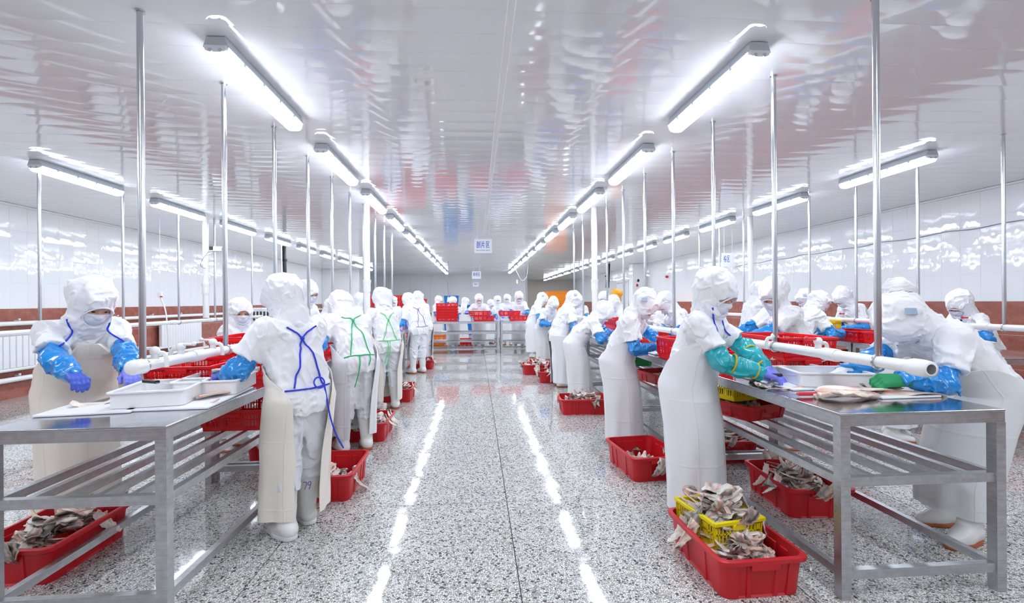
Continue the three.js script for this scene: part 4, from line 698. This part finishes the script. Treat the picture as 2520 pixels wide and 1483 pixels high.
// fish and knives lying on the table tops
function lay(kind, seed, X, D, y, turn, scale, label, name) { const g = fishPiece(kind, seed); const m = solo(name, g, M.fish, label, 'fish', W(X, y, D)); m.rotation.set(0, rad(turn), 0); m.scale.setScalar(scale); return m; }
const boards = [[-1.98, 2.72, 0.42, 0.30, 8, 'white cutting board at the front of the left table'], [-1.62, 2.95, 0.40, 0.62, 4, 'white cutting board under the white trays on the left table'], [2.18, 3.12, 0.62, 0.62, 4, 'white cutting board under the white trays on the right table'], [2.38, 2.66, 0.36, 0.30, 2, 'white cutting board under the green gloved hands'], [1.95, 3.02 + 0.78, 0.3, 0.3, 0, 'white cutting board behind the teal sleeved woman'], [1.95, 5.0, 0.34, 0.5, 0, 'white cutting board before the bowed blue sleeved woman'], [1.95, 6.95, 0.34, 0.5, 0, 'white cutting board before the third woman']];
for (const [X, D, w, l, t, label] of boards) { const b = solo('cutting_board', rbox(w, 0.012, l, 0.005, 0, 0.006, 0), M.board, label, 'cutting board', W(X, T, D)); b.rotation.y = rad(t); }
lay('frame', 201, 2.02, 2.52, T + 0.026, -4, 1.7, 'pale filleted fish frame lying across the front of the right table', 'carcass_scrap');
lay('fillet', 202, 2.14, 2.60, T + 0.03, 4, 1.5, 'pink white fillet stacked against the front fish frame', 'fish_fillet');
lay('tail', 204, 2.29, 2.63, T + 0.026, 20, 1.2, 'dark fish tail lying beside the front fish frame', 'tail_fin_scrap');
lay('fillet', 205, 2.44, 2.56, T + 0.014, -8, 1.0, 'thin pink fillet pointing at the outer table edge', 'fish_fillet');
lay('fillet', 206, 2.3, 3.32, T + 0.115, -20, 1.2, 'pale fillet draped over the rear white tray', 'fish_fillet');
lay('frame', 207, 1.82, 2.95, T + 0.02, 30, 1.0, 'pink trimmed scrap at the aisle edge of the right table', 'carcass_scrap');
lay('strip', 208, 1.87, 2.83, T + 0.012, 10, 1.0, 'small pink strip beside the aisle edge scrap', 'belly_strip');
lay('skin', 209, 1.86, 3.14, T + 0.02, 60, 1.1, 'dark fish under the hands of the teal sleeved woman', 'skin_scrap');
lay('frame', 210, -1.56, 3.24 + 0.06, T + 0.12, 20, 1.2, 'pale folded fish resting against the rear white tray', 'carcass_scrap');
lay('fillet', 211, -1.5, 2.98, T + 0.03, 70, 1.0, 'pink white fillet on the left cutting board by the aisle', 'fish_fillet');
lay('skin', 212, -2.05, 2.78, T + 0.03, 35, 1.0, 'fish skin under the right hand of the man in cream', 'skin_scrap');
lay('strip', 213, -1.52, 2.74, T + 0.012, 15, 1.0, 'fish strip lying by the left cutting board', 'belly_strip');
lay('skin', 214, 2.36, 2.74, T + 0.03, 0, 1.0, 'fish piece pinned under the green glove', 'skin_scrap');
for (const [i, X, D] of [[0, 1.95, 5.05], [1, 1.98, 6.9], [2, 1.9, 4.75], [3, 2.05, 7.2]]) lay(i % 2 ? 'fillet' : 'frame', 220 + i, X, D, T + 0.034, 30 * i, 1, `pale fish portion, ${ORD[i]} along the far right tables`, 'fish_fillet');
function knife(X, Y, D, turn, mat, label, tilt = 0) {
  const k = thing('knife', label, 'knife', W(X, Y, D), rad(turn)); k.rotation.z = tilt; const s = new THREE.Shape(); s.moveTo(0, -0.012); s.lineTo(0.15, -0.012); s.quadraticCurveTo(0.19, -0.006, 0.205, 0.010); s.lineTo(0, 0.012);
  part('blade', new THREE.ExtrudeGeometry(s, { depth: 0.002, bevelEnabled: false }).rotateX(-Math.PI / 2), M.blade, k); part('handle', rbox(0.125, 0.02, 0.026, 0.008, -0.06, 0.004, 0), mat, k); return k;
}
knife(-1.80, T + 0.105, 2.9, -25, M.black, 'black handled knife lying across the white tray');
knife(2.16, T + 0.012, 2.78, 165, M.tapRed, 'red handled knife behind the front fish frame');
knife(1.80, T + 0.012, 2.62, 178, M.tapRed, 'red handled knife by the pink scrap at the aisle edge');
knife(1.9, T + 0.022, 6.7, 160, M.black, 'black handled knife before the third woman');
// ---------- left wall: heating pipes and radiators ----------
for (const [y, n, r] of [[1.17, 'upper white heating pipe along the brown dado', 0.035], [0.31, 'lower white heating pipe near the floor of the left wall', 0.04]]) {
  const p = thing('heating_pipe', n, 'pipe', W(XL + 0.09, y, 0)); part('pipe_run', cyl(r, r, 27, 18).rotateX(Math.PI / 2).translate(0, 0, -10.5), M.pvc, p);
  for (let d = 5; d < 23; d += 1.05) part('bracket', merged([rbox(0.08, 0.02, 0.03, 0.004, -0.03, r + 0.008, -d), rbox(0.02, 0.04, 0.03, 0.004, 0, r + 0.02, -d)]), M.pvc, p);
}
[[7.5, 0.95], [9.6, 0.9], [11.5, 1.6], [15, 1.5]].forEach(([d, L], i) => {
  const r = thing('radiator', `white panel radiator on the brown dado, ${ORD[i]} from the front`, 'radiator', W(XL + 0.12, 0, d), 0, 'radiators on the left wall'), n = Math.round(L / 0.1), top = 1.03, bot = 0.45;
  for (let k = 0; k < n; k++) part('column', rbox(0.07, top - bot - 0.08, 0.094, 0.012, 0, (top + bot) / 2, -(k + 0.5) * L / n), M.radiator, r);
  for (const y of [top - 0.02, bot + 0.02]) part('header', cyl(0.03, 0.03, L + 0.12, 14).rotateX(Math.PI / 2).translate(0, y, -L / 2), M.pvc, r);
  part('return_elbow', tube([V(0, bot + 0.02, -L - 0.05), V(0, bot + 0.02, -L - 0.12), V(0, bot - 0.02, -L - 0.15), V(0, 0.345, -L - 0.15)], 0.026, 12, 10), M.pvc, r);
});
// ---------- hanging signs (blue characters drawn with strokes on a white board) ----------
function signTexture(chars, sub) {
  const c = document.createElement('canvas'); c.width = 512; c.height = 384; const x = c.getContext('2d'); x.fillStyle = '#eef2f8'; x.fillRect(0, 0, 512, 384); x.strokeStyle = '#2446b4'; x.lineCap = 'butt';
  chars.forEach((ch, i) => { x.lineWidth = 15; for (const st of ch) { x.beginPath(); st.forEach(([a, b], k) => { const px = 62 + i * 138 + a * 1.12, py = 62 + b * 1.85; k ? x.lineTo(px, py) : x.moveTo(px, py); }); x.stroke(); } });
  if (sub) { x.fillStyle = '#5b6a92'; x.font = 'bold 46px serif'; x.textAlign = 'center'; x.fillText(sub, 256, 330, 400); }
  const t = new THREE.CanvasTexture(c); t.colorSpace = THREE.SRGBColorSpace; return t;
}
const PO = [[[28, 0], [28, 12]], [[4, 14], [54, 14]], [[18, 22], [14, 38]], [[40, 22], [44, 38]], [[0, 42], [58, 42]], [[10, 56], [10, 98]], [[10, 58], [48, 58], [48, 98]], [[10, 94], [48, 94]], [[70, 10], [70, 70]], [[92, 0], [92, 96], [80, 92]]];
const PIAN = [[[22, 4], [22, 50], [4, 98]], [[62, 0], [62, 36]], [[24, 36], [96, 36]], [[22, 62], [70, 62], [70, 100]]];
const QU = [[[6, 6], [94, 6]], [[12, 6], [12, 94]], [[12, 94], [98, 94]], [[76, 18], [30, 80]], [[32, 24], [82, 80]]];
const ZHI = [[[84, 0], [22, 10], [22, 46], [4, 96]], [[24, 28], [96, 28]], [[58, 10], [58, 42]], [[34, 42], [34, 80]], [[34, 44], [84, 44], [84, 80]], [[58, 54], [50, 80], [30, 98]], [[62, 80], [88, 98]]];
const JIAN = [[[22, 0], [22, 100]], [[2, 26], [42, 26]], [[22, 30], [4, 66]], [[22, 36], [42, 56]], [[70, 0], [46, 34]], [[70, 4], [98, 34]], [[56, 40], [86, 40]], [[56, 54], [62, 76]], [[72, 50], [74, 74]], [[92, 48], [80, 78]], [[46, 92], [98, 92]]];
const BLOCK = [[[20, 0], [20, 96]], [[2, 22], [40, 22]], [[2, 60], [40, 50]], [[50, 10], [98, 10]], [[58, 28], [92, 28], [92, 60], [58, 60], [58, 28]], [[50, 92], [98, 92]], [[74, 60], [74, 92]]];
const PAN = [[[50, 0], [26, 16]], [[20, 18], [80, 18], [80, 50], [74, 52]], [[20, 18], [14, 54]], [[4, 36], [96, 36]], [[18, 62], [82, 62], [82, 94]], [[18, 62], [18, 94]], [[40, 62], [40, 94]], [[60, 62], [60, 94]], [[2, 96], [98, 96]]];
function sign(X, Y, D, w, h, tex, label, cordTop) {
  const s = thing('hanging_sign', label, 'sign', W(X, Y, D)); part('board', rbox(w, h, 0.012, 0.003), M.white, s);
  part('printed_face', new THREE.PlaneGeometry(w * 0.98, h * 0.98).translate(0, 0, 0.0075), std(0xffffff, 0.4, 0, { map: tex }), s);
  for (const k of [-1, 1]) part('cord', bar(V(k * w * 0.32, h / 2, 0), V(k * w * 0.32, CEIL - Y, 0), 0.003, 6), M.seam, s); return s;
}
sign(0.15, 2.59, 10, 0.36, 0.29, signTexture([PO, PIAN, QU], 'FILLETING AREA'), 'large hanging white sign with three blue characters and FILLETING AREA');
sign(0.02, 2.46, 18.5, 0.34, 0.29, signTexture([ZHI, JIAN, QU], ''), 'middle hanging white sign with three thin blue characters');
sign(-0.02, 2.37, 26, 0.30, 0.22, signTexture([BLOCK, PAN, QU], ''), 'small farthest hanging sign with bold blue characters');
sign(5.35, 2.29, 10, 0.28, 0.30, signTexture([JIAN, QU], ''), 'hanging blue lettered sign before the plain tiled wall');
// ---------- small fixtures ----------
{
  const c = thing('security_camera', 'white security camera on the thick pipe before the radiator wall', 'camera', W(-4.70, 2.42, 9.0));
  part('housing', rbox(0.22, 0.09, 0.09, 0.02, 0.12, 0, 0), M.white, c); part('lens', cyl(0.035, 0.035, 0.03, 16).rotateZ(Math.PI / 2).translate(0.23, 0, 0), M.black, c); part('dark_visor', rbox(0.07, 0.07, 0.1, 0.01, 0.05, 0.01, 0), M.dark, c); part('mount_arm', bar(V(0.1, -0.04, 0), V(-0.07, -0.12, 0), 0.012, 8), M.white, c); part('cable_loop', tube([V(0, -0.05, 0.03), V(-0.1, -0.2, 0.05), V(-0.14, -0.3, 0.02), V(-0.07, -0.35, 0)], 0.005, 16, 6), M.grey, c);
  const k = thing('pull_switch', 'small white socket box with red plug hanging on a cord by the radiators', 'socket', W(-5.6, 1.62, 9.1)); part('box', rbox(0.07, 0.09, 0.05, 0.01), M.white, k); part('plug', rbox(0.035, 0.025, 0.03, 0.006, 0.03, -0.035, 0.02), M.tapRed, k); part('cord', bar(V(0, 0.04, 0), V(0, CEIL - 1.62, 0), 0.006, 6), M.seam, k); part('hose', tube([V(0, -0.04, 0), V(0.08, -0.25, 0), V(0.12, -0.6, 0.0), V(0.14, -1.0, 0)], 0.012, 20, 8), M.pvc, k);
  const b = thing('black_duct', 'short black pipe hanging from the ceiling beside the door opening', 'pipe', W(5.6, 2.0, 20.5)); part('duct', bar(V(0, 0, 0), V(0.05, CEIL - 2.0, 0), 0.08, 14), M.dark, b); part('collar', cyl(0.1, 0.1, 0.06, 16).translate(0, 0.5, 0), M.black, b);
  const b2 = thing('black_duct', 'short black pipe hanging from the ceiling over the left workers', 'pipe', W(-5.3, 2.0, 14.0)); part('duct', bar(V(0, 0, 0), V(-0.02, CEIL - 2.0, 0), 0.05, 14), M.dark, b2); part('collar', cyl(0.065, 0.065, 0.06, 16).translate(0, 0.65, 0), M.black, b2);
  // door opening in the right wall and a boxed white column beside it
  const d = struct('door_1'); d.position.copy(W(XR, 0, 0));
  part('door_leaf', rbox(0.04, 2.3, 1.7, 0.01, -0.035, 1.15, -23.9), M.panelGrey, d); for (const z of [-23.0, -24.8]) part('door_frame', rbox(0.07, 2.4, 0.1, 0.01, -0.04, 1.2, z), M.white, d); part('door_head', rbox(0.07, 0.1, 1.9, 0.01, -0.04, 2.42, -23.9), M.white, d);
  const col = thing('wall_column', 'boxed white column with red and black fittings beside the door opening', 'column', W(6.9, 0, 20.6)); part('shaft', rbox(0.5, CEIL - 0.01, 0.5, 0.02, 0, CEIL / 2, 0), M.tile, col);
  for (const [y, m, x] of [[2.1, M.tapRed, -0.05], [1.75, M.black, 0.05], [1.45, M.tapRed, -0.15], [2.3, M.black, 0.0]]) part('fitting', new THREE.SphereGeometry(0.05, 12, 8).scale(1, 1.3, 0.5).translate(x, y, 0.26), m, col);
  solo('alarm_box', rbox(0.1, 0.09, 0.05, 0.01), M.tapRed, 'small red alarm box on the plain tiled wall', 'alarm box', W(XR - 0.06, 2.35, 18.2));
  const el = thing('wall_cable', 'thin grey cable sagging along the plain tiled wall', 'cable', W(XR - 0.02, 0, 0)); const pts = []; for (let i = 0; i <= 24; i++) pts.push(V(0, 2.52 - 0.005 * i - 0.035 * Math.abs(Math.sin(i * 1.2)), -(5 + i * 0.42))); part('cable_run', tube(pts, 0.006, 96, 6), M.grey, el);
  const cc = thing('ceiling_cable_lead', 'white cord with a bulb holder dangling from the far ceiling', 'cord', W(1.75, 0, 21)); part('cord', tube([V(-0.1, CEIL, 0), V(0, 2.75, 0), V(0.25, 2.35, 0), V(0.42, 2.5, 0), V(0.5, CEIL, 0)], 0.008, 40, 6), M.seam, cc); part('holder', cyl(0.03, 0.035, 0.16, 12).translate(0.02, 2.3, 0), M.white, cc);
  const hl = thing('hose_cord', 'speckled cord hanging above the blue boxes at the far wall', 'cord', W(-1.08, 0, 19)); part('cord', tube([V(0, CEIL, 0), V(0.02, 2.6, 0), V(-0.02, 2.2, 0), V(0.01, 1.85, 0), V(0, 1.6, 0)], 0.012, 30, 6), M.grey, hl); part('nozzle', cyl(0.02, 0.05, 0.2, 12).translate(0, 1.55, 0), M.white, hl);
  // fan-coil style box with louvres behind the left tables
  const f = thing('louvre_box', 'white appliance with dark louvres on the far left', 'appliance', W(-4.7, 0.75, 11.6)); part('case', rbox(1.0, 0.6, 0.4, 0.02, 0, 0.3, 0), M.white, f); for (let i = 0; i < 9; i++) part('louvre', rbox(0.035, 0.2, 0.02, 0.004, -0.3 + i * 0.075, 0.42, 0.205), M.dark, f); part('stand', merged([[-0.4, -0.15], [0.4, -0.15], [-0.4, 0.15], [0.4, 0.15]].map(([x, z]) => box(0.04, 0.76, 0.04, x, -0.37, z))), M.steel, f);
  // conveyor with green side guards and floor bins behind the sorting tables
  const cv = thing('conveyor', 'steel conveyor with green guards behind the sorting workers', 'conveyor', W(-0.2, 0, 18.2)); part('belt', box(4.2, 0.06, 0.6, 0, 0.98, 0), M.green, cv); part('side_guard', box(4.2, 0.12, 0.03, 0, 1.0, 0.32), M.green, cv); for (const x of [-1.9, -0.6, 0.6, 1.9]) part('leg', box(0.06, 0.95, 0.06, x, 0.475, 0.2), M.steel, cv); part('low_rail', box(4.0, 0.05, 0.05, 0, 0.35, 0.2), M.steel, cv);
  for (const [x, m, n] of [[-0.95, 'orange', 'first'], [-0.2, 'red', 'second'], [0.35, 'white', 'third']]) for (let i = 0; i < 2; i++) { const q = put(m === 'red' ? 'crate' : m === 'white' ? 'tray' : 'crateTall', 'floor_bin', `${m} bin on the floor under the sorting table, ${n}, ${i ? 'upper' : 'lower'} of two`, 'bin', x - 0.2, 0.001 + i * (m === 'orange' ? 0.201 : m === 'red' ? 0.141 : 0.086), 15.6, 90); if (m === 'orange') q.traverse(c => { if (c.isMesh) c.material = M.orange; }); }
  const wb = thing('white_carton', 'white open carton on the sorting table between two workers', 'carton', W(-0.32, T, 14.15)); part('carton_body', box(0.34, 0.18, 0.3, 0, 0.09, 0), M.white, wb); part('flap', box(0.34, 0.004, 0.12, 0, 0.24, -0.19).rotateX(0), M.white, wb);
}
// ---------- the workers ----------
const DB = M.apronDull, CR = M.apronCream;
// left line, aisle side (backs to us)
person({ label: 'worker in white with bright blue back ties and cream apron, nearest on the left aisle', at: [-1.13, 3.2], face: 226, h: 1.66, bend: 13, pitch: 38, look: 8, lod: 0, bootMark: 1, markAngle: 2.6, apron: CR, strapBack: M.strapBlue, bow: -0.05, ends: [[-0.1, 0.42]], endDrift: -0.05, knot: 0.92, waist: 0.16, midSpan: 140, lowSpan: 152, hem: 0.12, flare: 0.05, feet: [[0.10, -0.02, 6], [-0.10, 0.10, -10]], sole: M.soleWhite, handsW: [[-1.62, 1.0, 3.25], [-1.42, 1.02, 3.62]], curl: [0.9, 0.9] });
person({ label: 'bowed worker with green back ties and long white apron, second on the left aisle', at: [-1.2, 4.9], face: 215, h: 1.70, bend: 30, pitch: 62, lod: 0, apron: M.apron, strapBack: M.strapGreen, ends: [[0.02, 0.3], [-0.09, 0.16]], knot: 0.95, waist: 0.08, lowSpan: 148, midSpan: 130, hem: 0.16, flare: 0.02, handsW: [[-1.68, 1.0, 4.95], [-1.42, 1.0, 5.35]] });
person({ label: 'worker with pale green back ties and cream skirted apron, third on the left aisle', at: [-1.22, 6.75], face: 208, h: 1.68, bend: 12, pitch: 40, lod: 1, apron: CR, strapBack: M.strapLime, ends: [[0.0, 0.36], [0.03, 0.3]], knot: 0.85, waist: 0.18, lowSpan: 150, midSpan: 130, hem: 0.14, handsW: [[-1.62, 1.0, 6.95], [-1.38, 1.0, 7.2]] });
person({ label: 'worker in white boots with purple crossed ties and pink waist ribbon', at: [-1.2, 10.1], face: 226, h: 1.72, bend: 22, pitch: 52, lod: 1, apron: M.apron, strapBack: M.strapPurple, lowSpan: 80, midSpan: 95, hem: 0.25, ends: [], waist: 0.12 });
person({ label: 'tall worker standing just past the one with purple crossed ties', at: [-1.22, 11.6], face: 235, h: 1.74, bend: 14, pitch: 40, lod: 2, lowSpan: 160 });
// left line, wall side
person({ label: 'man in cream apron with blue neck strap cutting at the front left table', at: [-2.66, 3.46], face: 50, h: 1.70, bend: 25, pitch: 34, look: 10, roll: -4, lod: 0, apron: CR, strapFront: M.strapBlue, bib: 1.12, bibSpan: 46, midSpan: 105, lowSpan: 105, hem: 0.14, gloves: [M.glove, M.gloveDark], handsW: [[-2.08, 1.03, 3.10], [-2.22, 1.03, 2.88]], poles: [[0.45, -0.7, -0.35], [-0.55, -0.7, -0.3]], curl: [0.5, 0.9] });
person({ label: 'young masked worker looking up behind the red crates on the left tables', at: [-2.48, 5.1], face: 70, h: 1.52, bend: 16, pitch: 8, look: -28, lod: 1, handsW: [[-2.05, 1.05, 4.85], [-2.1, 1.02, 5.2]] });
person({ label: 'tall masked worker seen over the shoulder of the blue tied worker', at: [-2.48, 7.05], face: 80, h: 1.78, bend: 10, pitch: 22, look: -12, lod: 1 });
person({ label: 'bowed worker between the tall masked one and the second man', at: [-2.5, 7.8], face: 90, h: 1.6, bend: 26, pitch: 40, lod: 2 });
person({ label: 'masked worker whose face shows left of the green tied bowed back', at: [-2.5, 8.6], face: 78, h: 1.62, bend: 12, pitch: 24, look: -14, lod: 2 });
person({ label: 'hooded worker showing only the back of the hood above the second man', at: [-2.5, 10.2], face: 95, h: 1.66, bend: 12, pitch: 20, lod: 2 });
person({ label: 'small hooded worker between the red stacks beyond the left tables', at: [-2.35, 14.0], face: 10, h: 1.62, bend: 8, pitch: 20, lod: 2 });
// right line, aisle side
const lady = person({ label: 'woman in teal oversleeves with yellow bands filleting with a knife', at: [1.49, 3.30], face: 46, h: 1.68, bend: 14, pitch: 30, look: -12, lod: 0, apron: M.apron, sleeve: M.sleeveTeal, bands: true, strapFront: M.strapBlue, bib: 0.98, bibSpan: 52, girth: 0.05, midSpan: 150, lowSpan: 165, hem: 0.05, flare: 0.045, handsW: [[1.93, 0.985, 3.12], [1.80, 0.985, 2.98]], poles: [[0.8, -0.4, 0.2], [-0.8, -0.6, -0.3]], curl: [0.3, 0.5] });
person({ label: 'bowed woman in blue oversleeves behind the deep tilted crate', at: [1.47, 4.9], face: 64, h: 1.64, bend: 20, pitch: 58, look: -22, lod: 0, badge: [-0.8, 0.5, -0.2], midSpan: 155, lowSpan: 168, hem: 0.06, handsW: [[1.95, 0.99, 5.0], [1.77, 0.98, 4.74]], girth: 0.05, poles: [[0.8, -0.4, 0.2], [-0.5, -0.8, -0.3]] });
person({ label: 'deeply bowed woman in blue oversleeves, third along the right aisle', at: [1.47, 7.0], face: 80, h: 1.62, bend: 40, pitch: 56, look: -36, lod: 1, midSpan: 155, lowSpan: 168, hem: 0.06, handsW: [[1.98, 1.0, 7.1], [1.88, 1.0, 6.85]], poles: [[0.8, -0.4, 0.2], [-0.7, -0.6, -0.2]] });
person({ label: 'woman with patched hood looking away, fourth along the right aisle', at: [1.42, 8.25], face: 100, h: 1.68, bend: 22, pitch: 42, look: -10, lod: 1, badge: [-0.7, 0.4, -0.5], midSpan: 155, lowSpan: 168, hem: 0.07 });
person({ label: 'woman facing us with a stained apron, fifth along the right aisle', at: [1.52, 10.9], face: 40, h: 1.62, bend: 24, pitch: 50, look: 0, lod: 1, apron: DB, midSpan: 140, lowSpan: 150, hem: 0.08 });
person({ label: 'last hooded woman at the far end of the right aisle row', at: [1.45, 12.5], face: 85, h: 1.72, bend: 20, pitch: 42, lod: 2, badge: [-0.7, 0.4, -0.4], lowSpan: 168 });
// right line, far side
person({ label: 'bent man with green and white gloves and blue oversleeves at front right', at: [2.95, 2.80], face: 268, h: 1.74, bend: 43, back: 0.16, pitch: 78, look: 10, lod: 0, apron: DB, badge: [0.75, 0.55, -0.35], gloves: [M.gloveGreen, M.gloveWhite], handScale: 1.15, handsW: [[2.40, 0.985, 2.60], [2.30, 0.985, 2.92]], poles: [[0.25, -0.9, -0.45], [-0.4, -0.8, -0.3]], strapBack: M.strapBlue, ends: [], midSpan: 120, lowSpan: 110, hem: 0.16, flare: 0.02, feet: [[0.12, 0.05, 18], [-0.12, -0.05, 0]], curl: [1.35, 1.1], palm: [[-0.5, -0.8, 0.1], [0.3, -1, 0]] });
person({ label: 'masked worker glancing over the bent man with green gloves', at: [4.28, 4.75], face: 62, h: 1.66, bend: 8, pitch: 10, look: -70, lod: 1, lowSpan: 150 });
person({ label: 'bowed masked man across the right table behind the teal sleeved woman', at: [3.14, 4.62], face: 272, h: 1.72, bend: 20, pitch: 40, look: 34, lod: 1, handsW: [[2.5, 1.0, 4.55], [2.45, 1.0, 4.85]] });
person({ label: 'hooded worker whose crown shows above the bowed masked man', at: [4.32, 7.4], face: 95, h: 1.74, bend: 10, pitch: 30, lod: 2 });
person({ label: 'bowed worker with raised blue sleeves across the second right table', at: [2.95, 6.6], face: 268, h: 1.68, bend: 28, pitch: 58, lod: 1, handsW: [[2.5, 1.05, 6.4], [2.45, 1.05, 6.7]] });
person({ label: 'hooded worker just past the one with raised blue sleeves', at: [2.95, 7.55], face: 268, h: 1.60, bend: 22, pitch: 44, lod: 2 });
person({ label: 'worker with blue patched hood bent over the outer right tables', at: [4.28, 6.2], face: 98, h: 1.66, bend: 28, pitch: 54, lod: 1, badge: [-0.85, 0.45, 0.1], handsW: [[4.8, 1.0, 6.3], [4.78, 1.0, 6.02]] });
person({ label: 'hooded worker facing left behind the tall yellow basket', at: [5.88, 7.95], face: 262, h: 1.68, bend: 22, pitch: 40, lod: 1, badge: [0.8, 0.5, -0.1], strapBack: M.strapBlue, ends: [] });
person({ label: 'hooded worker left of the big bent back by the tiled wall', at: [5.88, 7.05], face: 268, h: 1.72, bend: 24, pitch: 50, lod: 1 });
person({ label: 'masked worker at the right edge of the picture bent to the outer table', at: [5.92, 5.32], face: 266, h: 1.62, bend: 26, pitch: 46, look: 20, lod: 1, handsW: [[5.45, 1.02, 5.1], [5.4, 1.02, 5.4]] });
person({ label: 'white capped worker facing us beside the man in yellow', at: [3.1, 11.6], face: 330, h: 1.68, bend: 8, pitch: 25, lod: 2 });
person({ label: 'small masked worker beyond the fourth woman on the right aisle', at: [2.95, 13.8], face: 350, h: 1.60, bend: 8, pitch: 20, lod: 2 });
person({ label: 'hooded worker half hidden by the deeply bowed third woman', at: [2.95, 9.4], face: 272, h: 1.62, bend: 22, pitch: 46, lod: 2 });
person({ label: 'man in orange yellow hooded rain suit near the door opening', at: [3.78, 13.0], face: 70, h: 1.76, bend: 4, pitch: 6, lod: 2, suit: M.yellowSuit, apron: null, longSleeve: true, coatDrop: 0.3, hands: [[0.24, 0.85, 0.12], [-0.24, 0.85, 0.12]] });
// far sorting workers
person({ label: 'sorting worker behind the tall red crate stack on the steel table', at: [-0.72, 15.0], face: 5, h: 1.62, bend: 8, pitch: 26, lod: 2 });
person({ label: 'middle sorting worker holding a red crate at the steel table', at: [0.08, 14.95], face: 2, h: 1.70, bend: 10, pitch: 28, lod: 2, handsW: [[0.38, 1.12, 14.6], [-0.28, 1.15, 14.6]] });
person({ label: 'rightmost sorting worker with both gloves raised over a red crate', at: [1.3, 14.9], face: 0, h: 1.76, bend: 10, pitch: 30, lod: 2, handsW: [[1.44, 1.12, 14.5], [1.16, 1.14, 14.5]] });
person({ label: 'masked worker standing behind and right of the middle sorter', at: [1.05, 16.4], face: 350, h: 1.70, bend: 6, pitch: 16, lod: 2 });
person({ label: 'smaller masked worker behind the middle sorter, farther back', at: [0.76, 17.6], face: 5, h: 1.66, bend: 6, pitch: 16, lod: 2 });
person({ label: 'bowed hooded worker right behind the shoulder of the middle sorter', at: [0.40, 16.9], face: 30, h: 1.56, bend: 18, pitch: 40, lod: 2 });
person({ label: 'hooded worker turned sideways before the blue boxes', at: [-0.5, 17.2], face: 100, h: 1.62, bend: 10, pitch: 24, lod: 2 });
person({ label: 'hooded worker right of the floor stack of red crates', at: [-1.35, 16.6], face: 60, h: 1.66, bend: 8, pitch: 24, lod: 2 });
// the filleting knife in the teal sleeved woman's right hand
{ const a = lady.arms[1], k = thing('knife', 'long fillet knife held by the woman in teal oversleeves', 'knife', lady.inW(a.T.clone().add(V(0.03, -0.012, 0.10))), rad(-18)); const s = new THREE.Shape(); s.moveTo(0, -0.011); s.lineTo(0.14, -0.009); s.quadraticCurveTo(0.18, -0.004, 0.195, 0.008); s.lineTo(0, 0.011); part('blade', new THREE.ExtrudeGeometry(s, { depth: 0.002, bevelEnabled: false }).rotateX(-Math.PI / 2).translate(0.02, 0, 0), M.blade, k); part('handle', rbox(0.12, 0.02, 0.024, 0.008, -0.04, 0.002, 0), M.black, k); }
renderer.render(scene, camera);
